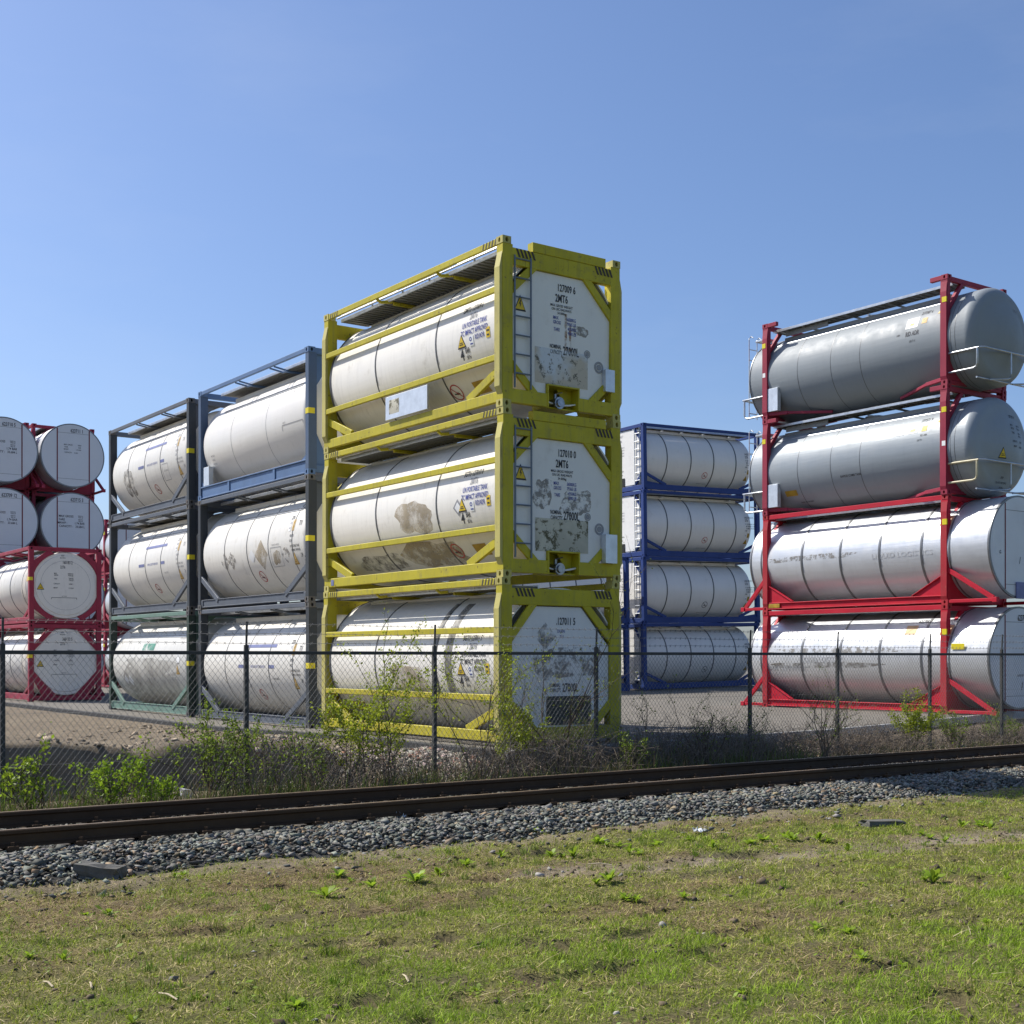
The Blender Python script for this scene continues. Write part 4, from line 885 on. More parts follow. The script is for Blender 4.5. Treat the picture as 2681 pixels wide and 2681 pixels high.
L_.new(mix(N_, L_, ramp(N_, L_, f_, .38, .66, .0, .75), mix(N_, L_, ramp(N_, L_, g_, .4, .7, 0, .4), at_.outputs['Color'], (.11, .10, .045)), (.05, .042, .022)), P_.inputs['Base Color']); P_.inputs['Roughness'].default_value = .95; P_.inputs['Specular IOR Level'].default_value = .15
bump(N_, L_, f_, .9, .02, P_); M['turf'] = m_
sheet('grass_field', gA, lambda a: gD, grass_z, M['turf'], turf_tint)
b = MB(); n = 64; b.add([(3500 * math.cos(2 * math.pi * i / n), 3500 * math.sin(2 * math.pi * i / n), -.9) for i in range(n)], [tuple(range(n))])
tag(link('far_ground', b.mesh('far_ground', M['soil'])), kind='structure')

# ------------------------------------------------------------------ tank containers on the yard
def set_down(kit, extra, A0, D0, zrel, label, group, rz=None, xyc=None, tilt=0.0, H=2.6):
    if xyc is None: x, y = W2(A0 + W0 / 2, D0 + L0 / 2)
    else: x, y = xyc
    o = link('tank_container', None); o.location = (x, y, zrel + EYE)
    o.rotation_euler = (tilt, 0, (TH if rz is None else rz) + random.uniform(-.0025, .0025)); o.empty_display_size = .3
    tag(o, label, 'tank container', group); kit.place(o, extra); return o
jit = lambda: random.uniform(-.015, .015)
# yellow stack
HY = 2.7115; KY = kit_yellow(True); KYb = kit_yellow(False); ye = -L0 / 2
E_ = lambda x, z: Surf('end', x, z, end=-1, y=ye + .05); C_ = lambda t, z: Surf('cyl', t, z, 1.215, 1.36)
def ent(name, mesh): return (name, mesh, None, None, None)
def boxpart(name, x0, x1, y0, y1, z0, z1, mat):
    b = MB(); b.box(x0, x1, y0, y1, z0, z1); return ent(name, b.mesh(name, M[mat]))
ex3 = text_yellow('127009 6', 'GMTU 127009 6') + [ent('peeled_sticker', decal(E_(.0, .76), [(sh_rect(1.10, .58, nx=8, ny=8), 0, 0)], 'peel_blue')),
    ent('rust_run', decal(E_(.13, 1.24), [(sh_rect(.05, .85, (-.04, 0)), 0, -1), (sh_rect(.045, .75, (.05, -.05)), 0, -1)], 'rust_run')),
    ent('grime_patch', decal(E_(.40, 1.42), [(sh_blob(.34, .20), 0, -1)], 'scrape')),
    boxpart('document_box', .86, 1.06, ye - .05, ye + .04, .47, .84, 'alu_box'),
    boxpart('aluminium_plate', -1.265, -1.235, -.85, .56, .28, .70, 'alu_box'),
    ent('torn_sticker', decal(Surf('cyl', 3.29, .50, 1.2665, .5), [(sh_rect(.34, .36), 0, 0)], 'peel'))]
ex2 = text_yellow('127010 0', 'SGTU 127010 0', lower=True) + [ent('peeled_sticker', decal(E_(.0, .72), [(sh_rect(1.10, .54, nx=8, ny=8), 0, 0)], 'peel')),
    ent('grime_patch', decal(E_(-.40, 1.38), [(sh_blob(.40, .56), 0, -1)], 'scrape')), ent('grime_patch', decal(E_(.30, 1.27), [(sh_blob(.70, .48), 0, -1)], 'scrape')),
    ent('grime_patch', decal(C_(2.74, 1.17), [(sh_blob(1.25, .66), 0, -1)], 'mud')), ent('grime_patch', decal(C_(2.55, .52), [(sh_blob(2.1, .68), 0, -1)], 'mud')),
    ent('grime_patch', decal(C_(4.4, .48), [(sh_blob(1.7, .5), 0, -1)], 'soot')),
    ent('placard_outline', decal(C_(1.32, 1.22), [((lambda s: ([(x * .7 - y * .7, x * .7 + y * .7) for x, y in s[0]], s[1]))(sh_rect(.20, .20)), 0, 0), ((lambda s: ([(x * .7 - y * .7, x * .7 + y * .7) for x, y in s[0]], s[1]))(sh_rect(.13, .13)), 1, 1)], 'faint_ink', 'label_white')),
    boxpart('document_box', .82, 1.07, ye - .09, ye + .03, .30, .78, 'alu_box'), ent('blue_sticker', decal(Surf('cyl', 5.72, .17, 1.2165, .17), [(sh_rect(.11, .11), 0, 0)], 'stripe_blue'))]
ex1 = text_yellow('.127011 5', 'SGTU 127011 5', bottom=True) + [ent('grime_patch', decal(C_(2.9, 1.02), [(sh_blob(1.35, .60), 0, -1)], 'mud')), ent('grime_patch', decal(C_(2.02, 1.66), [(sh_rect(.16, 1.75, nx=3, ny=24), 0, -1)], 'tar')),
    ent('grime_patch', decal(C_(1.58, 1.66), [(sh_rect(.22, 1.7, nx=3, ny=24), 0, -1)], 'tar')), ent('grime_patch', decal(E_(.12, 1.35), [(sh_blob(1.5, .6), 0, -1)], 'scrape')),
    ent('placard_outline', decal(E_(-.32, 1.78), [((lambda s: ([(x * .7 - y * .7, x * .7 + y * .7) for x, y in s[0]], s[1]))(sh_rect(.32, .32)), 0, -1)], 'soot')),
    boxpart('valve_hatch', -.30, .62, ye + .03, ye + .048, .33, .80, 'olive_dark'), ent('brown_placard', decal(C_(5.15, .50), [(sh_rect(.5, .26), 0, 0)], 'brown_plate'))]
GY = 'yellow framed tank containers stacked three high'
for i, (K_, ex, lab) in enumerate(((KYb, ex1, 'yellow framed white tank container numbered 127011 5, bottom of the tall yellow stack'),
                                   (KY, ex2, 'yellow framed white tank container with brown grime patch, middle of the yellow stack'),
                                   (KY, ex3, 'yellow framed white tank container with hanging metal plate, topmost of the yellow stack'))):
    set_down(K_, ex, 11.94 + jit(), 16.85 + jit(), -1.44 + HY * i, lab, GY)
# the two stacks behind it in the same row
HB, HA = 2.728, 2.696
KBt = kit_grey('blue_frame', 'blue_frame', skin='white_clean', H=HB, bands=(.36, .68), bmat='seam', brace=False, pcol='blue_post_shaded')
KBm = kit_grey('grey_frame', 'rusty_grey', skin='white', H=HB, pcol='slate_post_shaded'); KBb = kit_grey('grey_frame', 'rusty_grey', skin='white', H=HB, pcol='slate_post_shaded')
KAm = kit_grey('grey_frame', 'rusty_grey', skin='white', H=HA, pcol='slate_post_shaded'); KAg = kit_grey('green', 'rusty_grey', skin='white_dirty', H=HA, bands=(.45,), bmat='seam', rail_h=.24, pcol='green_post_shaded')
Cg = lambda t, z: Surf('cyl', t, z, 1.19, 1.36)
dia = lambda s: (lambda q: ([(x * .7 - y * .7, x * .7 + y * .7) for x, y in q[0]], q[1]))(sh_rect(s, s))
mb = text_grey(variant=1, col='black_ink') + [ent('grime_patch', decal(Cg(4.1, 1.12), [(dia(.34), 0, 0)], 'scrape')), ent('grime_patch', decal(Cg(4.5, 1.10), [(dia(.34), 0, 0)], 'scrape')), ent('grime_patch', decal(Cg(2.45, 1.15), [(dia(.50), 0, 0)], 'mud')),
    ent('white_label', decal(Cg(2.95, 1.15), [(dia(.24), 0, 0)], 'label_white')), ent('outlined_box', decal(Cg(1.68, 1.06), [(sh_line((-.27, -.22), (.27, -.22), .012), 0, 0), (sh_line((-.27, .22), (.27, .22), .012), 0, 0), (sh_line((-.27, -.22), (-.27, .22), .012), 0, 0), (sh_line((.27, -.22), (.27, .22), .012), 0, 0)] + lines([('THIRD PARTY INSPECTION', 0, .28, .035)]), 'faint_ink')),
    ent('grime_patch', decal(Cg(1.68, 1.05), [(sh_blob(.40, .36), 0, -1)], 'mud')), ent('grime_patch', decal(Cg(1.2, 1.10), [(dia(.3), 0, -1)], 'scrape'))]
GB = 'grey and blue framed tank containers stacked behind the yellow stack'
set_down(KBb, text_grey(variant=0, col='black_ink'), 12.72 + jit(), 25.09, -1.546, 'slate framed white tank container, blue stripes, bottom of the stack beside the yellow one', GB)
set_down(KBm, mb, 12.72 + jit(), 25.09, -1.546 + HB, 'slate framed white tank container, grimy diamond marks, middle of stack beside the yellow one', GB)
set_down(KBt, text_grey(variant=3) + [boxpart('document_box', -1.21, -1.09, 2.38, 2.70, .335, .80, 'alu_box')], 12.72 + jit(), 25.09, -1.546 + 2 * HB, 'blue framed clean white tank container, topmost of the stack next to the yellow one', GB)
GA = 'grey and green framed tank containers in the second stack of the row'
gr = [ent('lettering', decal(Cg(.9, 2.02), lines([('CXIU 20202 8', 0, 0, .08)], .6), 'faint_ink')), ent('green_mark', decal(Cg(3.1, 1.80), [(sh_rect(.9, .2), 0, 0)], 'greenpatch')), ent('warning_triangle', decal(Cg(.85, 1.20), S_tri(.24, .26, False), 'sign_faded', 'brown_plate')),
      ent('white_label', decal(Cg(.8, 1.50), [(sh_rect(.2, .26), 0, 0)], 'label_white')), ent('white_mark', decal(Cg(4.9, .88), [(dia(.22), 0, 0), (dia(.2), 0, 0)], 'whitepatch')), ent('white_mark', decal(Cg(4.55, .86), [(dia(.25), 0, 0)], 'whitepatch')),
      ent('grime_patch', decal(Cg(3.0, .85), [(sh_blob(5.3, 1.4), 0, -1)], 'film'))]
set_down(KAg, gr, 12.63 + jit(), 31.55, -1.52, 'pale green framed grimy tank container, bottom of the second stack from the yellow one', GA)
set_down(KAm, text_grey(variant=2, col='faint_ink'), 12.63 + jit(), 31.55, -1.52 + HA, 'slate framed white tank container with blue stripes, resting on the green framed one', GA)
set_down(KAm, text_grey(variant=0, col='faint_ink') + [ent('grime_patch', decal(Cg(4.55, 1.02), [(sh_blob(.75, .95), 0, 0)], 'soot')), ent('outlined_box', decal(Cg(1.75, 1.02), [(sh_line((-.2, -.22), (.2, -.22), .012), 0, 0), (sh_line((-.2, .22), (.2, .22), .012), 0, 0), (sh_line((-.2, -.22), (-.2, .22), .012), 0, 0), (sh_line((.2, -.22), (.2, .22), .012), 0, 0)], 'faint_ink'))],
         12.63 + jit(), 31.55, -1.52 + 2 * HA, 'slate framed white tank container with blue stripes and grey scuff, topmost of the second stack', GA)
# red framed pair on the left
GC = 'red framed tank containers stacked two high at the left'
set_down(kit_red_box(True), text_red_box('360133 5'), 12.36, 44.8, -1.485, 'red framed white tank container with eight-sided end opening, lower of the pair at far left', GC)
set_down(kit_red_box(False), text_red_box('160183 2') + [ent('dish_ring', decal(Surf('end', 0, 1.32, end=-1, y=-L0 / 2 + .03), [(sh_ring(.83, .838, n=64), 0, -1)], 'faint_ink'))], 12.36, 44.8, -1.485 + 2.6, 'red framed white tank container with round end opening, upper of the pair at far left', GC)
# silver swap tanks behind them
KS = kit_silver_swap('red_faded', 'red_faded'); GE = 'silver swap tanks in red end frames behind the red framed pair'
big = lambda a, z=1.55: [(t, x, z - .12 * i, .075) for i, (t, x) in enumerate(a)]
rowsA = [('MAX GROSS', -.26, 1.68, .085), ('TARE', -.43, 1.55, .085), ('MAWP :', -.40, 1.42, .085), ('CAPACITY :', -.26, 1.29, .085), ('36000 KG', .30, 1.71, .04), ('79365 LB', .30, 1.65, .04), ('4020 KG', .30, 1.57, .04), ('8863 LB', .30, 1.51, .04), ('1.74 BAR', .26, 1.42, .085), ('33.684 L', .28, 1.29, .085)]
rowsB = [('MAX GROSS', -.18, 1.78, .05), ('TARE', -.26, 1.69, .05), ('MAWP', -.26, 1.60, .05), ('CAPACITY', -.18, 1.48, .05), ('36000', .26, 1.78, .045), ('4100', .26, 1.69, .045), ('1.74 BAR', .22, 1.60, .045), ('33.684', .12, 1.48, .045)]
nums = {(0, 2): ('623715 3', rowsA), (0, 3): ('623711 1', rowsB), (1, 2): ('623709 12', rowsA), (1, 3): ('623710 5', rowsA)}
pos_l = {0: 'right', 1: 'left'}; lev = ['ground level', 'second level', 'third level', 'top level']
for c in (0, 1):
    for i in range(4):
        nm = nums.get((c, i), (None, None)); ex = text_silver(nm[0], nm[1], side=False)
        lab = ('silver swap tank numbered %s, %s of the %s column behind the red pair' % (nm[0], lev[i], pos_l[c])) if nm[0] else ('silver swap tank in red frame at %s, %s column behind the red framed pair' % (lev[i], pos_l[c]))
        set_down(KS, ex, (14.60, 12.05)[c] + jit(), 52.5, -1.57 + 2.69 * i, lab, GE)
GF = 'silver swap tanks seen through the gap left of the green framed stack'
for i in range(3): set_down(KS, [], 20.6, 61.9, -1.45 + 2.68 * i, ['lowest', 'middle', 'topmost'][i] + ' silver swap tank glimpsed in the gap between red stack and green framed stack', GF)
# royal blue stack lying the other way
KBl = kit_blue(); rD = math.radians(122.1); dv = Vector((.847, .531)); nv = Vector((-.531, .847)); GD = 'royal blue framed tank containers stacked in the middle distance'
pD = Vector((5.13, 50.6)); cD = pD + dv * L0 / 2 + nv * W0 / 2; lev4 = ['bottom', 'second from the bottom', 'third from the bottom', 'topmost']
for i in range(4): set_down(KBl, text_blue(i), 0, 0, -1.236 + 2.6 * i, 'royal blue framed white tank container, %s of the stack of four behind' % lev4[i], GD, rz=rD, xyc=cD, tilt=-.0198)
cD2 = Vector((4.55, 50.25)) - dv * L0 / 2 + nv * W0 / 2
for i in range(2): set_down(KBl, text_blue(0), 0, 0, -1.40 + 2.6 * i, 'royal blue framed white tank container, %s of the pair half hidden by the yellow stack' % ('lower', 'upper')[i], GD, rz=rD, xyc=cD2, tilt=-.0198)
# the tall stack on the right
GR = 'red ended tanks stacked four high at the right'; HR = 2.678; Cs = lambda t, z: Surf('cyl', t, z, 1.215, 1.19)
def swap_text(num, kind):
    o = []; y0 = -L0 / 2 - .45
    o.append(ent('lettering', decal(Cs(.78, 1.93), lines([(num, .03, 0, .10)], .62), 'black_ink'))); o.append(ent('warning_triangle', decal(Cs(.28, 1.90), S_tri(.25, .22, False), 'sign_yellow', 'sign_faded')))
    o.append(ent('yellow_label', decal(Cs(.74, 1.71), [(sh_rect(.15, .16), 0, 0), (sh_ring(.03, .05), 1, 1)], 'sign_faded' if kind else 'sign_yellow', 'brown_plate')))
    if kind:
        o.append(ent('white_label', decal(Cs(1.10, 1.72), [(sh_rect(.36, .30), 0, 0), (sh_line((-.06, 0), (.06, .12), .012), 1, 1), (sh_line((-.06, .12), (.06, 0), .012), 1, 1), (sh_rect(.12, .07, (0, -.05), 2, 2), 2, 1)], 'label_white', 'sign_red', 'sign_yellow')))
        o.append(ent('lettering', decal(Cs(1.05, 1.44), lines([('RID ADR', .0, 0, .12), ], .6, .02) + lines([('L4BN', -.42, .02, .05), ('UN T 11', .02, -.2, .055)]), 'black_ink')))
    else:
        o.append(ent('white_label', decal(Cs(1.50, 1.72), [(sh_rect(.32, .22), 0, 0), (sh_line((-.1, -.08), (.1, .08), .01), 1, 1), (sh_line((-.1, .08), (.1, -.08), .01), 1, 1)], 'label_white', 'faint_ink')))
        o.append(ent('white_label', decal(Cs(1.08, 1.72), [(sh_rect(.30, .22), 0, 0), (sh_rect(.16, .08, (0, -.02), 2, 2), 1, 1)], 'label_white', 'label_peach')))
        o.append(ent('lettering', decal(Cs(.72, 1.48), lines([('RID  L4BN', .0, .06, .05), ('UN T11', -.1, -.06, .05)]), 'black_ink')))
        o.append(ent('lettering', decal(Cs(3.0, .80), lines([('BAFFLES COMBI TANK', 0, 0, .06)], .8), 'black_ink'))); o.append(ent('lettering', decal(Cs(4.75, .30), lines([('PAINT ALL IN GREY', 0, 0, .04)], .9), 'black_ink')))
        o.append(ent('brown_placard', decal(Cs(5.15, .55), [(sh_rect(.42, .17), 0, 0)], 'brown_plate')))
    E2 = lambda x, z: Surf('head', x, z, 1.215, 1.19, y=y0)
    if kind: o.append(ent('lettering', decal(E2(.45, 1.85), lines([('277387 6', 0, 0, .08)], .6), 'faint_ink')))
    else:
        o.append(ent('lettering', decal(E2(.30, 0), lines([('277371 9', 0, 1.92, .07), ('MAX', -.14, 1.70, .045), ('GROSS', -.12, 1.62, .045), ('TARE', -.12, 1.51, .045), ('36000 KG', .2, 1.70, .045), ('79365 LB', .2, 1.62, .045), ('4400 KG', .22, 1.51, .045), ('9700 LB', .22, 1.44, .045), ('CAPACITY', -.06, 1.30, .045), ('35000', .24, 1.30, .045), ('MAWP', -.06, 1.18, .045), ('4.0 BAR', .24, 1.18, .045)], .8), 'black_ink')))
        o.append(ent('warning_triangle', decal(E2(-.25, .98), S_tri(.28, .28, False), 'sign_yellow', 'black_ink')))
        o.append(ent('lettering', decal(E2(-.08, .28), lines([('STOP', 0, .12, .05), ('DO NOT UNCOUPLE', 0, 0, .05), ('34 000kg', 0, -.12, .05)]), 'black_ink')))
    o.append(ent('white_tag', (lambda b: (b.box(-W0 / 2 - .0285, -W0 / 2 + .05, *((L0 / 2 - .13, L0 / 2 - .03) if kind else (-L0 / 2 + .03, -L0 / 2 + .13)), 1.18, 1.30, c=.001), b.mesh('white_tag', M['label_white']))[1])(MB())))
    return o
KR = kit_silver_swap(); K4 = kit_grey_swap('grey_tank'); K3 = kit_grey_swap('grey_tank2', cream=True); Cr = lambda t, z: Surf('cyl', t, z, 1.235, 1.37)
r1 = text_silver('623705 1', [('DATE OF TEST', .1, .95, .05), ('/', .1, .70, .2)]) + [ent('lettering', decal(Cr(.95, 2.28), lines([('623705', 0, 0, .10)], .7), 'black_ink')), ent('orange_label', decal(Cr(1.2, 2.07), [(sh_rect(.34, .28), 0, 0), (sh_line((-.1, -.1), (.1, .1), .012), 1, 1)], 'label_peach', 'sign_faded')),
    ent('lettering', decal(Cr(3.9, 1.33), lines([('LIQUID LOGISTICS', 0, 0, .14)], .9), 'ghost_ink')), ent('lettering', decal(Cr(5.2, 1.10), lines([('TANK CONTAINERS', 0, 0, .12)], .9), 'ghost_ink')), ent('grime_patch', decal(Cr(3.9, 1.18), [(sh_blob(4.0, .18), 0, -1)], 'soot')), ent('grime_patch', decal(Cr(3.6, 1.55), [(sh_blob(4.6, .22), 0, -1)], 'scrape')),
    boxpart('yellow_label', -1.245, -1.235, -L0 / 2 - .48, -L0 / 2 - .12, 1.58, 1.72, 'tag_yellow')]
r2 = text_silver(None, [('G', -.80, 1.22, .08), ('/', .0, 1.05, .16)]) + [ent('lettering', decal(Cr(1.35, 1.30), lines([('LIQUID LOGISTICS', 0, 0, .12)], 1.3), 'ghost_ink')), ent('grime_patch', decal(Cr(4.3, 1.40), [(sh_blob(3.6, .16), 0, -1)], 'scrape')),
    boxpart('valve_cover', -.18, .40, -L0 / 2 - 1.20, -L0 / 2 - 1.165, .12, .52, 'stripe_blue'), boxpart('brown_placard', -W0 / 2 - .003, -W0 / 2 + .02, L0 / 2 - .62, L0 / 2 - .22, .08, .19, 'brown_plate')]
set_down(KR, r1, 27.08 + jit(), 19.52, -1.393, 'silver flat ended tank numbered 623705 on red sole bars, bottom of the right hand stack', GR)
set_down(KR, r2, 27.08 + jit(), 19.52, -1.393 + HR, 'silver flat ended tank on red sole bars, second from bottom of the right hand stack', GR)
set_down(K3, swap_text('277371 9', 0), 27.08 + jit(), 19.52, -1.393 + 2 * HR, 'grey tank with dished ends and cream handrail, third from bottom of the right hand stack', GR)
set_down(K4, swap_text('277387 6', 1), 27.08 + jit(), 19.52, -1.393 + 3 * HR, 'grey tank with dished ends and red end frames, topmost of the right hand stack', GR)
KT = kit_grey('teal', 'teal', skin='white_clean', H=2.6, yellow_tag=False); GT = 'teal framed tank containers at the right edge of the photo'
for i in range(5): set_down(KT, [], 54.55, 29.0, -1.2 + 2.6 * i, ['bottom', 'second', 'third', 'fourth', 'topmost'][i] + ' teal framed tank container in the stack beyond the right hand one', GT)
bpy.data.objects.remove(_to)
# ------------------------------------------------------------------ railway track
M['rail'] = paint('rusty_rail', (.060, .032, .013), rust=.5, dirt=.1, rough=.55, wear=(.10, .055, .026))
M['railhead'] = plain('worn_rail_head', (.20, .145, .09), .5, .3, .3, sc=12)
M['sleeper'] = plain('dark_sleeper_wood', (.055, .045, .035), .85, 0, .4)
track = link('railway_track', None, loc=P3(14, 13.1, .155)); track.rotation_euler = (0, 0, TH)
tag(track, 'rusty railway track running across the foreground between ballast and fence', 'railway track')
DN, DF = 12.42, 13.87; TZ = .155
prof = [(-.07, 0), (.07, 0), (.07, .012), (.02, .03), (.009, .045), (.009, .105), (.02, .115), (.036, .122), (.036, .15), (.028, .158), (-.028, .158), (-.036, .15), (-.036, .122), (-.02, .115), (-.009, .105), (-.009, .045), (-.02, .03), (-.07, .012)]
for d in (DN, DF):
    b = MB(); b.prism([(p[0] + d - 13.1, p[1]) for p in prof], 'x', -60, 160); r = link('rail', b.mesh('rail', M['rail']), track)
    b = MB(); b.box(-60, 160, d - 13.1 - .026, d - 13.1 + .026, .1582, .1605, c=.001); link('rail_head', b.mesh('rail_head', M['railhead']), r)
b = MB(); b.box(-.13, .13, -.93, .93, -.14, -.028, c=.012); sm = b.mesh('sleeper', M['sleeper'])
b = MB()
for s in (-1, 1): b.box(-.05, .05, s * .105 - .045, s * .105 + .045, -.026, .022); b.tube([(0, s * .105, .02), (0, s * .105, .055)], .02, 6)
cm = b.mesh('rail_clip', M['rail'])
for i in range(52):
    x = -14 + .62 * i + .15; s = link('sleeper', sm, track, (x, .045, 0))
    for d in (DN, DF): link('rail_clip', cm, s, (0, d - 13.1 - .045, 0))

# ------------------------------------------------------------------ ballast stones
IV = np.array([(x, y, z) for x in (-1, 1) for y in (-1, 1) for z in (-1, 1)], float) * .78
IF = np.array([(0, 1, 3, 2), (4, 6, 7, 5), (0, 4, 5, 1), (2, 3, 7, 6), (0, 2, 6, 4), (1, 5, 7, 3)])
def rot_any(n):
    q = RNG.normal(size=(n, 4)); q /= np.linalg.norm(q, axis=1)[:, None]; w, x, y, z = q.T
    return np.stack([1 - 2 * (y * y + z * z), 2 * (x * y - z * w), 2 * (x * z + y * w), 2 * (x * y + z * w), 1 - 2 * (x * x + z * z), 2 * (y * z - x * w), 2 * (x * z - y * w), 2 * (y * z + x * w), 1 - 2 * (x * x + y * y)], 1).reshape(n, 3, 3)
def rot_z(a):
    c, s = np.cos(a), np.sin(a); z = 0 * a; return np.stack([c, -s, z, s, c, z, z, z, 1 + z], 1).reshape(-1, 3, 3)
def small_tilt(n, k):
    a = RNG.uniform(0, 6.283, n); t = RNG.normal(0, k, n); Rz = rot_z(a); c, s = np.cos(t), np.sin(t); z = 0 * t
    return np.einsum('nij,njk,nlk->nil', Rz, np.stack([1 + z, z, z, z, c, -s, z, s, c], 1).reshape(n, 3, 3), Rz)
def stones(pos, size, flat=.55):
    n = len(pos); v = IV[None] * RNG.uniform(.45, 1.15, (n, 8, 1)) + RNG.normal(0, .13, (n, 8, 3))
    v = np.einsum('nij,nkj->nki', rot_any(n), v) * (size[:, None] * np.stack([RNG.uniform(.8, 1.35, n), RNG.uniform(.6, 1, n), flat * RNG.uniform(.6, 1.25, n)], 1))[:, None, :]
    v = np.einsum('nij,nkj->nki', np.einsum('nij,njk->nik', rot_z(RNG.uniform(0, 6.28, n)), small_tilt(n, .35)), v) + pos[:, None, :]
    return v
def stone_cols(n, warm=.1):
    g = RNG.uniform(.075, .29, (n, 1)); c = g * np.array([[1.0, 1.0, .86]]) * RNG.uniform(.93, 1.07, (n, 3))
    w = RNG.random(n) < warm; c[w] = c[w] * np.array([1.35, 1.0, .72]); return c
def m_stone(name):
    m, N, L, P = new_mat(name); a = N.new('ShaderNodeAttribute'); a.attribute_name = 'tint'; tc = N.new('ShaderNodeTexCoord'); n = noise(N, L, tc.outputs['Object'], 45, 6, .7)
    L.new(mix(N, L, ramp(N, L, n, .35, .7, .0, .55), a.outputs['Color'], mix(N, L, .5, a.outputs['Color'], (.05, .048, .04))), P.inputs['Base Color']); P.inputs['Roughness'].default_value = .85; P.inputs['Specular IOR Level'].default_value = .25
    bump(N, L, n, .5, .006, P); return m
M['stone'] = m_stone('ballast_stone'); M['rubble'] = m_stone('rubble_stone')
def to_world(A, D, Z): return np.stack([A * CT - D * ST, A * ST + D * CT, Z], 1)
def in_view(A, D, mar=1.12, far=60):
    X = A * CT - D * ST; Y = A * ST + D * CT; return (np.abs(X) < (.3928 * Y * mar + 2.3)) & (Y > 2.6) & (Y < far)
def scatter(n, a0, a1, d0, d1, mar=1.12): 
    A = RNG.uniform(a0, a1, n); D = RNG.uniform(d0, d1, n); k = in_view(A, D, mar); return A[k], D[k]
As, Dd = scatter(140000, -5, 32, 10.15, 14.85)
lowd = (Dd > 12.50) & (Dd < 13.80)
edge = .16 + .14 * sstep(9, 4, As) + .45 * (fbm(As * 1.1, Dd * 0, 61) - .3)
keep = ((Dd > 10.66 + edge) | (RNG.random(len(As)) < .02)) & ~((np.abs(Dd - DN) < .085) | (np.abs(Dd - DF) < .085)) & ((Dd < 14.05) | (RNG.random(len(As)) < .6)) & ((Dd > 11.0 + edge) | (RNG.random(len(As)) < .55))
As, Dd, lowd = As[keep], Dd[keep], lowd[keep]
n = len(As); sz = RNG.gamma(4.2, .0042, n) + .009; zz = np.where(Dd < 10.75, np.maximum(ballast_z(As, Dd), grass_z(As, Dd)), ballast_z(As, Dd)) + RNG.uniform(-.3, 1.0, n) * .026 + np.where(Dd < 12.2, .012, 0) - np.where(lowd, .022, 0)
V = stones(to_world(As, Dd, zz), sz); colr = stone_cols(n, .13)
Yd = As * ST + Dd * CT; near = np.argsort(-(sz / Yd) * (~lowd) * (Dd < 12.3))[:300]; rest = np.ones(n, bool); rest[near] = False
idx = np.nonzero(rest)[0]; F = (IF[None] + 8 * np.arange(len(idx))[:, None, None]).reshape(-1, 4)
o = link('loose_ballast', np_mesh('loose_ballast', V[idx].reshape(-1, 3), F, M['stone'], np.repeat(colr[idx], 8, 0)), bb); o['kind'] = 'stuff'
for k in near: link('ballast_stone', np_mesh('ballast_stone', V[k] - V[k].mean(0), IF, M['stone'], np.repeat(colr[k:k + 1], 8, 0)), bb, V[k].mean(0))
# rubble on the bank in front of the yellow stack
As, Dd = scatter(60000, 7.5, 22, 15.2, 18.2); pk = np.exp(-((As - 12.1) / 2.1) ** 2) * sstep(15.25, 15.9, Dd) * (Dd < yard_edge(As) - .02 + 3 * (As < 11.5)) + .06
k = RNG.random(len(As)) < pk; As, Dd = As[k], Dd[k]; n = len(As); sz = RNG.gamma(2.6, .0062, n) + .009
zz = verge(As, Dd) + sz * .25; V = stones(to_world(As, Dd, zz), sz, .7); c = RNG.uniform(.20, .46, (n, 1)) * np.array([[1.0, .86, .74]]) * RNG.uniform(.9, 1.1, (n, 3)); r_ = RNG.random(n) < .12; c[r_] *= np.array([1.1, .65, .5])
F = (IF[None] + 8 * np.arange(n)[:, None, None]).reshape(-1, 4)
o = link('rubble_bank', np_mesh('rubble_bank', V.reshape(-1, 3), F, M['rubble'], np.repeat(c, 8, 0))); tag(o, 'pale pinkish rubble heaped on the bank below the yellow stack', 'rubble', kind='stuff')

# clods on the level sand
As, Dd = scatter(9000, -3, 11.3, 17.0, 30); k = RNG.random(len(As)) < .1 + .9 * sstep(.48, .64, fbm(As * .7, Dd * 2.4, 14, 4)); As, Dd = As[k], Dd[k]; n = len(As); sz = RNG.gamma(2.2, .011, n) + .008
V = stones(to_world(As, Dd, verge(As, Dd)), sz, .7); c = np.array([[.30, .24, .17]]) * RNG.uniform(.55, 1.35, (n, 1))
o = link('sand_clods', np_mesh('sand_clods', V.reshape(-1, 3), (IF[None] + 8 * np.arange(n)[:, None, None]).reshape(-1, 4), M['rubble'], np.repeat(c, 8, 0))); tag(o, 'clods and pebbles strewn over the rough sandy ground at the left', 'clods', kind='stuff')
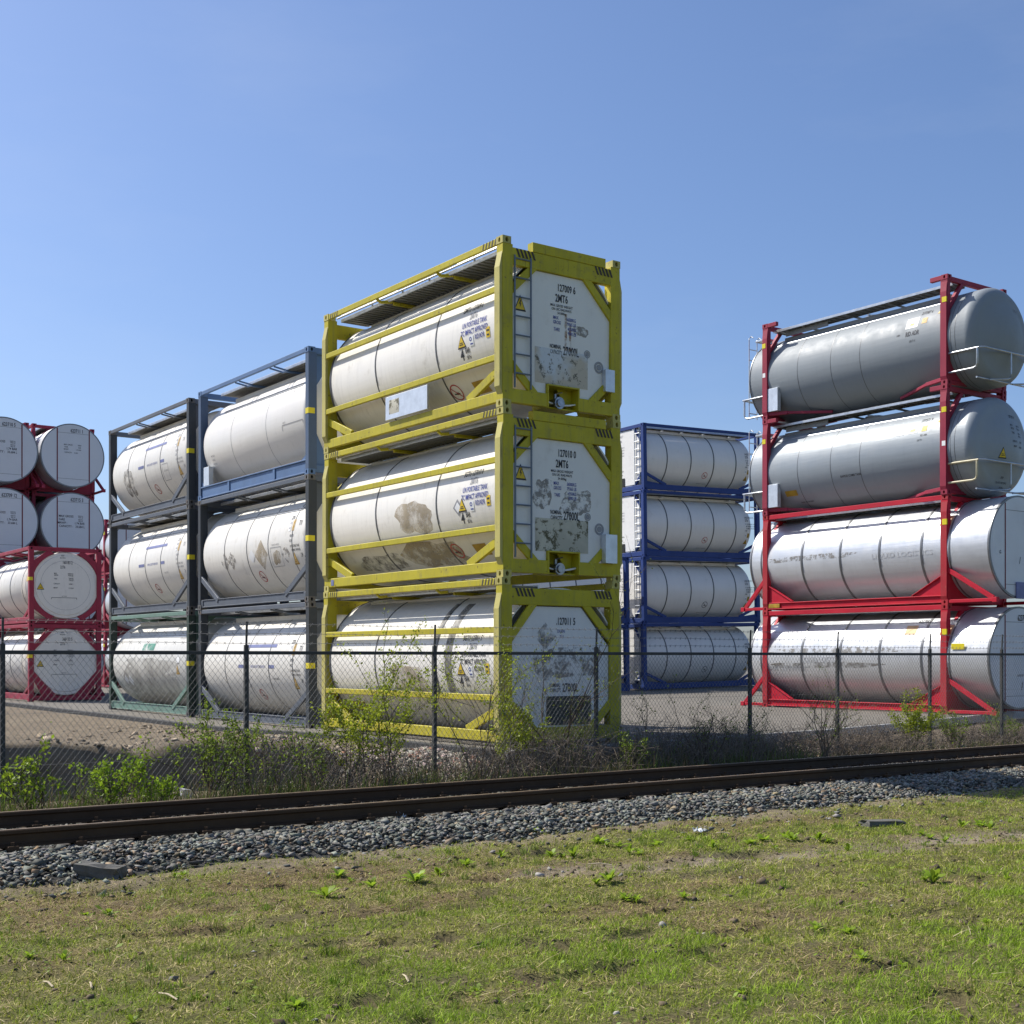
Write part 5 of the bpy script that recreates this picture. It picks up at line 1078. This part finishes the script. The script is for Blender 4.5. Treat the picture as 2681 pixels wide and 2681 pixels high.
# ------------------------------------------------------------------ grass and ground cover
M['blade'] = tinted('grass_blade', .75, .2, trans=.25); M['leaf'] = tinted('fresh_leaf', .5, .35, trans=.5)
def blades(A, D, Z, h, w, lean, col):
    n = len(A); az = RNG.uniform(0, 6.283, n); fa = az + RNG.uniform(-.9, .9, n) + 1.57; p = to_world(A, D, Z)
    wx = np.stack([np.cos(fa), np.sin(fa), 0 * fa], 1) * (w / 2)[:, None]; dr = np.stack([np.cos(az), np.sin(az), 0 * az], 1)
    s, c = np.sin(lean), np.cos(lean); m = p + dr * (h * .55 * s * .7)[:, None]; m[:, 2] += h * .55 * np.maximum(c, .15) ; t = p + dr * (h * s)[:, None]; t[:, 2] += h * c
    V = np.stack([p - wx, p + wx, m - wx * .8, m + wx * .8, t], 1).reshape(-1, 3); o = 5 * np.arange(n)[:, None]
    F = np.concatenate([o + [0, 1, 3], o + [0, 3, 2], o + [2, 3, 4]], 0); return V, F, np.repeat(col, 5, 0)
N0 = 900000
As = RNG.uniform(-2.0, 23, N0); Dd = RNG.uniform(2.9, 11.2, N0); k = in_view(As, Dd, 1.10); As, Dd = As[k], Dd[k]
Yd = As * ST + Dd * CT; k = RNG.random(len(As)) < np.clip((9.5 / Yd) ** 1.1, .25, 1); As, Dd, Yd = As[k], Dd[k], Yd[k]
bare, brown, lush = turf_masks(As, Dd)
k = RNG.random(len(As)) > .93 * bare; As, Dd, Yd, brown, lush = As[k], Dd[k], Yd[k], brown[k], lush[k]; n = len(As)
u = RNG.random(n); dead = u < (.40 + .40 * brown - .34 * lush)
g = np.array([.30, .345, .04]) * RNG.uniform(.5, 1.35, (n, 1)) + RNG.uniform(-.015, .03, (n, 1)) * np.array([[1, .6, .2]])
g = g * (1 - lush[:, None]) + lush[:, None] * np.array([.25, .36, .026]) * RNG.uniform(.65, 1.3, (n, 1))
s_ = np.array([.62, .52, .235]) * RNG.uniform(.32, 1.2, (n, 1)); s_ = s_ * (1 - .5 * brown[:, None]) + .5 * brown[:, None] * np.array([.25, .165, .08])
colr = np.where(dead[:, None], s_, np.clip(g, .01, 1))
h = np.where(dead, RNG.gamma(3, .014, n), RNG.gamma(4, .0068, n) * (1 + .6 * lush)) + .008; lean = np.where(dead, RNG.uniform(1.2, 1.55, n), RNG.uniform(.4, 1.4, n))
V, F, C = blades(As, Dd, grass_z(As, Dd) - .003, h, RNG.uniform(.0035, .0075, n) * (Yd / 9) ** .4, lean, colr)
o = link('short_grass', np_mesh('short_grass', V, F, M['blade'], C)); tag(o, 'short mown turf of green and straw coloured blades in the foreground', 'grass', kind='stuff')
# dry straws lying on the turf
As, Dd = scatter(1500, 1, 18, 3.5, 10.6); n = len(As); V, F, C = blades(As, Dd, grass_z(As, Dd) + .022, RNG.uniform(.05, .22, n), RNG.uniform(.004, .007, n), RNG.uniform(1.3, 1.57, n), np.array([.52, .44, .27]) * RNG.uniform(.6, 1.2, (n, 1)))
o = link('dry_straw', np_mesh('dry_straw', V, F, M['blade'], C)); tag(o, 'pale dry straws scattered over the turf', 'straw', kind='stuff')
# broad leaved weeds
def px(u, v, z):
    """ground point seen at photo pixel (u, v) of 1932, for ground height z: returns A, D"""
    u, v = u * 1.38768, v * 1.38768; Y = 3413.0 * (EYE - z) / (v - 1720.35); X = (u - 1340.5) / 3413.0 * Y; return X * CT + Y * ST, -X * ST + Y * CT
def rosette(nl, r, up):
    V = []; F = []; C = []
    for i in range(nl):
        a = 2.4 * i + random.uniform(-.4, .4); l = r * random.uniform(.6, 1.15); e = up * random.uniform(.5, 1.3); w = l * random.uniform(.10, .17); o = len(V)
        ca, sa = math.cos(a), math.sin(a); c = np.array([.27, .38, .03]) * random.uniform(.7, 1.35)
        for t, ww in ((.0, .25), (.35, .8), (.7, 1.0), (1.0, .12)):
            z = l * (math.sin(e) * t - .28 * t * t); rr = l * t * math.cos(e)
            for s in (-1, 1): V.append((ca * rr - sa * w * ww * s, sa * rr + ca * w * ww * s, z + .006 + .25 * w * ww)); C.append(c)
        F += [(o + 2 * j, o + 2 * j + 1, o + 2 * j + 3, o + 2 * j + 2) for j in range(3)]
    return np_mesh('weed', V, F, M['leaf'], np.array(C))
WM = [rosette(random.randint(15, 26), random.uniform(.085, .125), random.uniform(.75, 1.15)) for _ in range(8)]
spots = [(640, 1655), (662, 1662), (702, 1672), (785, 1668), (828, 1653), (880, 1636), (945, 1618), (615, 1698), (1040, 1612), (1062, 1613), (1082, 1614), (1128, 1592), (1142, 1596), (1168, 1598), (1188, 1611), (1206, 1612), (1240, 1594), (1125, 1673), (1150, 1668), (1180, 1699), (1200, 1702), (1300, 1590), (1330, 1588), (1415, 1590), (1440, 1584), (1463, 1600), (1482, 1578), (1495, 1583), (1545, 1583), (1562, 1585), (1600, 1601), (1740, 1576), (1755, 1580), (1782, 1585), (1815, 1560), (1850, 1556), (1868, 1562), (1905, 1553), (1345, 1604), (1540, 1752), (1600, 1760), (163, 1727), (205, 1727), (55, 1810), (120, 1815), (345, 1655), (330, 1660), (1625, 1812), (1700, 1812), (1745, 1665), (1762, 1668), (1010, 1573), (990, 1571), (1290, 1700), (1900, 1660), (900, 1875), (560, 1900), (250, 1930), (1400, 1880), (1860, 1740)]
for i, (u, v) in enumerate(spots):
    a, d = px(u, v, 0.0); o = link('weed', WM[i % 8]); o.location = P3(a, d, float(grass_z(a, d)) - .004); o.rotation_euler = (0, 0, random.uniform(0, 6.28)); s = random.uniform(.65, 1.25) * (.75 if v > 1700 else 1.2); o.scale = (s, s, s * random.uniform(.75, 1.1))
    tag(o, 'bright green broad leaved weed growing in the short turf', 'weed', 'broad leaved weeds in the turf')
# crumbs of soil and small stones in the turf
As, Dd = scatter(9000, 1, 20, 3.2, 10.9); k = RNG.random(len(As)) < .10 + .9 * np.clip(sstep(.64, .76, fbm(As * 2.6, Dd * 3.2, 41, 3)) + sstep(.60, .74, fbm(As * 5.0, Dd * 6.0, 81, 3)) + dirt_strip(As, Dd) + sstep(10.2, 10.8, Dd), 0, 1); As, Dd = As[k], Dd[k]; n = len(As); sz = RNG.gamma(2, .0055, n) + .004
V = stones(to_world(As, Dd, grass_z(As, Dd) + .003), sz, .75); c = np.where(RNG.random((n, 1)) < .95, np.array([[.14, .105, .065]]), np.array([[.30, .28, .25]])) * RNG.uniform(.6, 1.5, (n, 1))
o = link('soil_crumbs', np_mesh('soil_crumbs', V.reshape(-1, 3), (IF[None] + len(IV) * np.arange(n)[:, None, None]).reshape(-1, IF.shape[1]), M['stone'], np.repeat(c, len(IV), 0))); tag(o, 'crumbs of brown soil and small stones lying in bare spots of the turf', 'soil', kind='stuff')
# little leaves and taller tufts in the turf
As, Dd = scatter(16000, 1, 20, 3.2, 10.6); k = RNG.random(len(As)) < .15 + .9 * sstep(.48, .66, fbm(As * 1.4, Dd * 1.6, 57, 4)); As, Dd = As[k], Dd[k]; n = len(As)
R = small_tilt(n, .5); q = np.array([(-.5, 0, 0), (0, -.32, .02), (.5, 0, 0), (0, .32, .02)]); V = np.einsum('nij,kj->nki', np.einsum('nij,njk->nik', rot_z(RNG.uniform(0, 6.28, n)), R), q) * (.014 + RNG.gamma(3, .005, n))[:, None, None] + to_world(As, Dd, grass_z(As, Dd) + RNG.uniform(.012, .035, n))[:, None, :]
o4 = 4 * np.arange(n)[:, None]; o = link('turf_leaves', np_mesh('turf_leaves', V.reshape(-1, 3), np.concatenate([o4 + [0, 1, 2], o4 + [0, 2, 3]], 0), M['leaf'], np.repeat(np.array([.22, .31, .03]) * RNG.uniform(.5, 1.4, (n, 1)), 4, 0))); tag(o, 'tiny bright leaves of clover and seedlings between the grass blades', 'ground cover', kind='stuff')
Ta, Td = scatter(900, 1, 20, 3.2, 10.7); k = RNG.random(len(Ta)) < .2 + sstep(.45, .65, fbm(Ta * .9, Td * 1.3, 71, 4)); Ta, Td = Ta[k], Td[k]; m = 34
As = np.repeat(Ta, m) + RNG.normal(0, .035, len(Ta) * m); Dd = np.repeat(Td, m) + RNG.normal(0, .03, len(Ta) * m); n = len(As); gz = np.repeat(RNG.random(len(Ta)), m)[:, None]
V, F, C = blades(As, Dd, grass_z(As, Dd) - .003, RNG.gamma(6, .0085, n) + .01, RNG.uniform(.004, .007, n), RNG.uniform(.15, 1.1, n), (np.array([.15, .26, .022]) * (1 - gz) + gz * np.array([.27, .27, .075])) * RNG.uniform(.55, 1.35, (n, 1)))
o = link('grass_tufts', np_mesh('grass_tufts', V, F, M['blade'], C)); tag(o, 'taller tufts of grass standing out of the turf', 'grass', kind='stuff')
# rough growth along the fence foot
As, Dd = scatter(108000, -2, 32, 14.2, 16.9); dens = np.clip(np.exp(-((Dd - 14.8) / .6) ** 2) + .10, 0, 1) * (.5 + .9 * sstep(.4, .62, fbm(As * 1.2, Dd * 1.2, 91, 3))) * np.where((As > 7.5) & (As < 12.2), .55, 1)
k = (RNG.random(len(As)) < dens) & (Dd < yard_edge(As)); As, Dd = As[k], Dd[k]; n = len(As); gz = np.where(Dd < 14.7, ballast_z(As, Dd), verge(As, Dd))
dead = RNG.random(n) < np.where(As > 12.5, .5, .45); colr = np.where(dead[:, None], np.array([.24, .185, .10]) * RNG.uniform(.4, 1.1, (n, 1)), np.array([.14, .20, .03]) * RNG.uniform(.4, 1.5, (n, 1)))
V, F, C = blades(As, Dd, gz - .01, RNG.gamma(4, .042, n) * np.where(As > 16.5, .62, np.where(As < 12.5, 1.45, 1.3)) * (.6 + .8 * fbm(As * 1.5, Dd, 95, 2)), RNG.uniform(.005, .011, n), RNG.uniform(.05, .95, n), colr)
o = link('rough_grass', np_mesh('rough_grass', V, F, M['blade'], C)); tag(o, 'rough tangle of grass growing along the foot of the fence', 'grass', kind='stuff')
M['bark'] = plain('twig_bark', (.085, .062, .045), .85, 0, .3); M['bark_pale'] = plain('dry_twig', (.17, .135, .10), .85, 0, .3)
As, Dd = scatter(9500, 6.5, 30, 14.5, 16.8); k = (Dd < yard_edge(As) - .1) & (RNG.random(len(As)) < (.25 + .9 * sstep(.40, .58, fbm(As * .9, Dd * .8, 99, 3)))); As, Dd = As[k], Dd[k]; b = MB()
for a, d in zip(As, Dd):
    z = float(verge(a, d)) if d > 14.7 else .09; p = P3(a, d, z); q = p + Vector((random.gauss(0, .16), random.gauss(0, .16), random.uniform(.15, .55) * (.6 if a > 16.5 else 1))); r = q + Vector((random.gauss(0, .22), random.gauss(0, .22), random.uniform(-.15, .28))); b.tube([p, q, r], .0045, 3, r2=.0018)
o = link('dry_brambles', b.mesh('dry_brambles', M['bark_pale'])); tag(o, 'tangle of dry bramble stems along the foot of the fence', 'brambles', kind='stuff')

# ------------------------------------------------------------------ saplings and bushes
def plant(name, label, cat, u, D, H, spread, stems, leaves, lsz, tint, bark='bark', group='young bushes along the chain link fence', depth=3, leafy=.25, lean=(0, 0), rad=.010):
    w = (u * 1.38768 - 1340.5) / 3413.0; Y = D / (CT - w * ST); X = w * Y; z = float(verge(X * CT + Y * ST, D)) - .02
    root = link(name, None, loc=(X, Y, z)); tag(root, label, cat, group); b = MB(); tips = []
    def grow(p, d, l, r, lv):
        n = 4; pts = [p]
        for i in range(n):
            d = (d + Vector((random.gauss(0, .16), random.gauss(0, .16), random.gauss(.05, .10)))).normalized(); p = p + d * l / n; pts.append(p)
            if lv < depth and random.random() < .72:
                s = (d + Vector((random.gauss(0, .62), random.gauss(0, .62), random.uniform(-.05, .45)))).normalized(); grow(p, s, l * random.uniform(.38, .66), r * .58, lv + 1)
            if lv >= 1: tips.append((p.copy(), d.copy()))
        b.tube(pts, r, 4 if lv < 2 else 3, r2=r * .45)
    for i in range(stems):
        a = random.uniform(0, 6.28); k = spread * random.uniform(.2, 1)
        grow(Vector((random.gauss(0, .05), random.gauss(0, .05), 0)), Vector((math.cos(a) * k + lean[0], math.sin(a) * k + lean[1], 1)).normalized(), H * random.uniform(.62, 1.0), rad * random.uniform(.75, 1.2), 0)
    link('stems', b.mesh('stems', M[bark]), root)
    if leaves and tips:
        n = int(leaves * 2.6); ii = RNG.integers(0, len(tips), n); P = np.array([tips[i][0] for i in ii]) + RNG.normal(0, .03, (n, 3)); P[:, 2] = np.maximum(P[:, 2], .03)
        kz = RNG.random(n) < np.clip(.25 + P[:, 2] / max(H, .1) * leafy * 4, 0, 1); P = P[kz]; n = len(P)
        R = rot_any(n); s = lsz * 1.15 * RNG.uniform(.5, 1.3, n); q = np.array([(-.5, 0, 0), (0, -.30, .04), (.5, 0, 0), (0, .30, .04)])
        V = np.einsum('nij,kj->nki', R, q) * s[:, None, None] + P[:, None, :]; o4 = 4 * np.arange(n)[:, None]; F = np.concatenate([o4 + [0, 1, 2], o4 + [0, 2, 3]], 0)
        C = np.array(tint) * RNG.uniform(.6, 1.45, (n, 1)) + RNG.uniform(0, .02, (n, 1)) * np.array([[1, .5, 0]])
        link('foliage', np_mesh('foliage', V.reshape(-1, 3), F, M['leaf'], np.repeat(C, 4, 0)), root)['kind'] = 'stuff'
    return root
G1, G2, G3 = (.27, .33, .022), (.18, .255, .03), (.26, .31, .06)
plant('sapling', 'slender sapling with two stems in front of the right end of the yellow stack side', 'sapling', 903, 15.25, 2.0, .22, 3, 520, .032, G1, depth=3)
plant('sapling', 'thin tall sapling just left of the near yellow corner post', 'sapling', 948, 15.55, 1.8, .2, 2, 300, .032, G1)
plant('bush', 'leafy bright green bush in front of the middle of the bottom yellow tank', 'bush', 742, 15.2, 1.45, .35, 4, 760, .034, G1, depth=3)
plant('bush', 'small green bush under the far corner of the yellow stack', 'bush', 655, 15.2, 1.05, .42, 5, 1000, .036, G1)
plant('sapling', 'bare stemmed sapling with a leafy top between two fence posts by the rubble', 'sapling', 700, 15.3, 1.25, .25, 2, 420, .034, G1)
plant('bush', 'sprawling thorny bush in front of the end of the bottom yellow tank', 'bush', 1050, 15.2, 2.0, .6, 4, 210, .030, (.17, .21, .05), depth=3, rad=.014)
plant('bush', 'dense twiggy bush at the foot of the yellow end frame', 'bush', 1075, 15.0, .9, .9, 9, 260, .028, (.13, .17, .035), bark='bark_pale', depth=3, rad=.008)
plant('bush', 'bright leafy bush by the base of the near yellow corner post', 'bush', 972, 15.7, .85, .5, 6, 900, .038, G1)
plant('bush', 'round leafy bush left of the second fence post', 'bush', 395, 15.15, .85, .8, 10, 900, .036, G2)
plant('bush', 'low bright green bush at the sand berm, second from the left', 'bush', 205, 14.95, .55, 1.1, 9, 400, .046, (.24, .36, .025))
plant('bush', 'low green bush beside the first fence post at the left edge', 'bush', 62, 15.0, .60, 1.0, 9, 300, .044, (.24, .34, .025))
plant('bush', 'small bright bush growing by the rail between sand berm bushes', 'bush', 300, 14.9, .30, 1.4, 10, 300, .042, (.24, .36, .025))
plant('bush', 'dry brown bush right of the second fence post', 'bush', 500, 15.1, .85, .45, 7, 260, .034, G2, bark='bark_pale')
plant('bush', 'small twiggy bush on the rubble left of the third fence post', 'bush', 585, 15.2, .75, .5, 6, 320, .034, G2)
plant('sapling', 'leafless dry sapling right of the yellow end frame', 'sapling', 1228, 15.2, 1.0, .3, 3, 60, .03, G2, bark='bark_pale')
plant('bush', 'dark bare bush in the shade left of the fifth fence post', 'bush', 1330, 15.1, .85, .6, 8, 130, .03, G2)
plant('bush', 'bare brown bush around the fifth fence post', 'bush', 1420, 15.0, .8, .7, 9, 120, .03, G2, bark='bark_pale')
plant('bush', 'tall dry bush in front of the red sole bar between two fence posts', 'bush', 1555, 15.0, 1.1, .5, 9, 160, .03, G2, bark='bark_pale')
plant('bush', 'green bush below the near red post of the right hand stack', 'bush', 1730, 15.3, .75, .55, 8, 1100, .036, G1, bark='bark_pale')
plant('bush', 'low dry bramble bush at the right edge by the kerb', 'bush', 1800, 15.4, .6, .9, 10, 500, .034, G2, bark='bark_pale')
plant('bush', 'straggling bramble bush at the far right end of the fence', 'bush', 1895, 15.6, .6, .8, 9, 500, .034, G2, bark='bark_pale')
plant('bush', 'low shaded bush between fence and rail right of the yellow stack', 'bush', 1190, 14.9, .55, .8, 8, 420, .034, G2)

# ------------------------------------------------------------------ chain link fence
M['post'] = paint('dark_fence_post', (.06, .06, .057), rust=.5, dirt=.4, rough=.6, wear=(.11, .08, .05)); M['wire'] = plain('dull_wire', (.21, .205, .195), .6, .0, .3)
FD = 15.5; FZ = EYE + .055
fence = link('chain_link_fence', None, loc=P3(11.0, FD, .1)); fence.rotation_euler = (0, 0, TH); tag(fence, 'tall chain link fence on dark posts with three strands of barbed wire', 'fence')
tau = [-.32, -.13, .06] + [(ST + CT * w) / (CT - ST * w) for w in (-.3909, -.2039, -.0595, .0645, .1825, .2496, .3205, .3756)] + [1.72, 1.9]; fx = [t * FD - 11.0 for t in tau]
for i, x in enumerate(fx):
    a = x + 11; g = float(verge(a, FD)) - .1 - .1; top = FZ - .1
    b = MB(); b.bar((x, 0, g), (x, 0, top + .01), .054, .054, up=(0, 1, 0), c=.004); p = link('fence_post', b.mesh('fence_post', M['post']), fence)
    b = MB(); dy = -.02; b.bar((x, 0, top + .0), (x, dy * .15, top + .10), .055, .05, up=(0, 1, 0)); b.bar((x, dy * .15, top + .085), (x, dy, top + .40), .026, .026, up=(0, 1, 0)); link('barb_arm', b.mesh('barb_arm', M['post']), p)
x0, x1 = fx[0] - 3, fx[-1] + 2; b = MB(); b.bar((x0, .0, FZ - .1), (x1, .0, FZ - .1), .035, .046); link('top_rail', b.mesh('top_rail', M['post']), fence)
for k, t in enumerate((.12, .5, .9)):
    b = MB(); y = -.035; z = FZ - .1 + .085 + .315 * t; pts = []
    xx = x0
    while xx < x1: pts.append((xx, y, z + .006 * math.sin(xx * 2.1 + k))); xx += .5
    b.tube(pts, .0032, 3); xx = x0
    while xx < x1: 
        b.tube([(xx - .02, y, z - .022), (xx + .02, y, z + .022)], .0024, 3); b.tube([(xx - .02, y - .01, z + .02), (xx + .02, y + .01, z - .02)], .0024, 3); xx += .11
    link('barbed_wire', b.mesh('barbed_wire', M['wire']), fence)
b = MB(); zt, zb = FZ - .12, .02; pit = .075; hh = zt - zb; run = hh * .80; xx = x0 - run
V = []; F = []
def strand(p, q, r):
    d = np.array(q) - np.array(p); d /= np.linalg.norm(d); e = np.cross(d, (0, 1, 0)); o = len(V)
    for c in (p, q):
        for k in range(3): V.append(np.array(c) + r * (e * math.cos(2.094 * k) + np.array((0, 1, 0)) * math.sin(2.094 * k)))
    for k in range(3): F.append((o + k, o + (k + 1) % 3, o + 3 + (k + 1) % 3, o + 3 + k))
while xx < x1:
    strand((xx, -.046, zb), (xx + run, -.046, zt), .0023); strand((xx + run, -.041, zb), (xx, -.041, zt), .0023); xx += pit
o = link('wire_mesh', np_mesh('wire_mesh', V, F, M['wire']), fence); o['kind'] = 'stuff'
b = MB()
for z in (.55, 1.15): b.tube([(x0, -.05, z), (x1, -.05, z)], .002, 3)
link('straining_wire', b.mesh('straining_wire', M['wire']), fence)

# ------------------------------------------------------------------ odds and ends lying about
def rock(name, label, cat, u, v, z, l, w, h, mat, rz=0.0, jag=.12):
    import bmesh
    a, d = px(u, v, z); bm = bmesh.new(); bmesh.ops.create_cube(bm, size=1); bmesh.ops.subdivide_edges(bm, edges=bm.edges[:], cuts=2, use_grid_fill=True)
    for vt in bm.verts: vt.co = Vector((vt.co.x * l, vt.co.y * w, vt.co.z * h)) * (1 + random.uniform(-jag, jag)); vt.co.z += .18 * h * vt.co.x / l * -1.4
    me = bpy.data.meshes.new(name); bm.to_mesh(me); bm.free(); me.materials.append(mat); o = link(name, me); o.location = P3(a, d, z + h * .32); o.rotation_euler = (0, 0, TH + rz); tag(o, label, cat); return o
M['slab'] = ground_mat('grey_stone_slab', (.16, .155, .14), (.13, .125, .11), (.10, .095, .08), sc=4, bs=.4, bd=.01)
rock('stone_block', 'large grey wedge shaped stone at the left edge of the ballast', 'stone', 186, 1660, .0, .36, .17, .15, M['slab'], rz=-.75, jag=.22)
rock('stone_slab', 'flat dark slab lying in the turf on the right', 'stone', 1664, 1557, -.0, .46, .20, .07, M['slab'], rz=-.3)
rock('concrete_lump', 'pale rounded lump of concrete behind the far rail at the left', 'concrete lump', 352, 1505, .09, .14, .12, .13, M['disc'])
def rag(name, label, cat, u, v, z, s, mat, hgt=.04):
    a, d = px(u, v, z); n = 9; V = []; F = []
    for j in range(n):
        for i in range(n): V.append(((i / (n - 1) - .5) * s * 1.5 + random.gauss(0, .06 * s), (j / (n - 1) - .5) * s + random.gauss(0, .06 * s), abs(random.gauss(0, hgt)) + .01))
    for j in range(n - 1):
        for i in range(n - 1): F.append((j * n + i, j * n + i + 1, j * n + n + i + 1, j * n + n + i))
    me = bpy.data.meshes.new(name); me.from_pydata(V, [], F); me.materials.append(mat); o = link(name, me); o.location = P3(a, d, z); o.rotation_euler = (0, 0, random.uniform(0, 3)); tag(o, label, cat); return o
M['paper'] = plain('white_litter_paper', (.8, .8, .79), .6, 0, .06); M['bag'] = plain('pale_blue_litter', (.30, .40, .48), .4, 0, .2)
rag('paper_litter', 'crumpled white paper lying on the turf edge right of centre', 'litter', 1319, 1571, .015, .10, M['paper'], .02)
rag('plastic_bag', 'pale blue plastic bag behind the far rail in the shade', 'litter', 1235, 1452, .08, .18, M['bag'], .06)
rag('plastic_scrap', 'small white plastic scrap caught in the shaded weeds', 'litter', 1343, 1424, .14, .13, M['paper'], .05)
rag('rag', 'grey white rag in the grass behind the far rail near the thorny bush', 'litter', 1038, 1452, .09, .2, M['alu_box'], .06)
rag('foil_scrap', 'shiny white scrap under the near rail left of centre', 'litter', 757, 1546, .11, .07, M['paper'], .03)
M['stick'] = plain('pale_stick', (.46, .38, .26), .8)
sticks = ((1110, 1634, .22, -.3, 'pale stick on the turf just left of the bare dirt streak'), (82, 1858, .16, -.9, 'pale stick near the bottom left corner, leftmost of three'), (300, 1880, .2, -.8, 'pale stick near the bottom left corner, rightmost of three'),
          (760, 1845, .18, -1.3, 'thin pale stick in the turf left of the bottom centre'), (1352, 1575, .14, -.3, 'short pale stick beside the crumpled white paper'), (170, 1860, .14, -1.2, 'pale stick near the bottom left corner, middle of three'))
for u, v, l, a, lab in sticks:
    x, d = px(u, v, 0); p = P3(x, d, .02); b = MB(); b.tube([(0, 0, 0), (l * .5 * math.cos(a), l * .5 * math.sin(a), .012), (l * math.cos(a), l * math.sin(a), .0)], .006, 5)
    o = link('stick', b.mesh('stick', M['stick']), loc=p); tag(o, lab, 'stick', 'pale sticks on the turf')
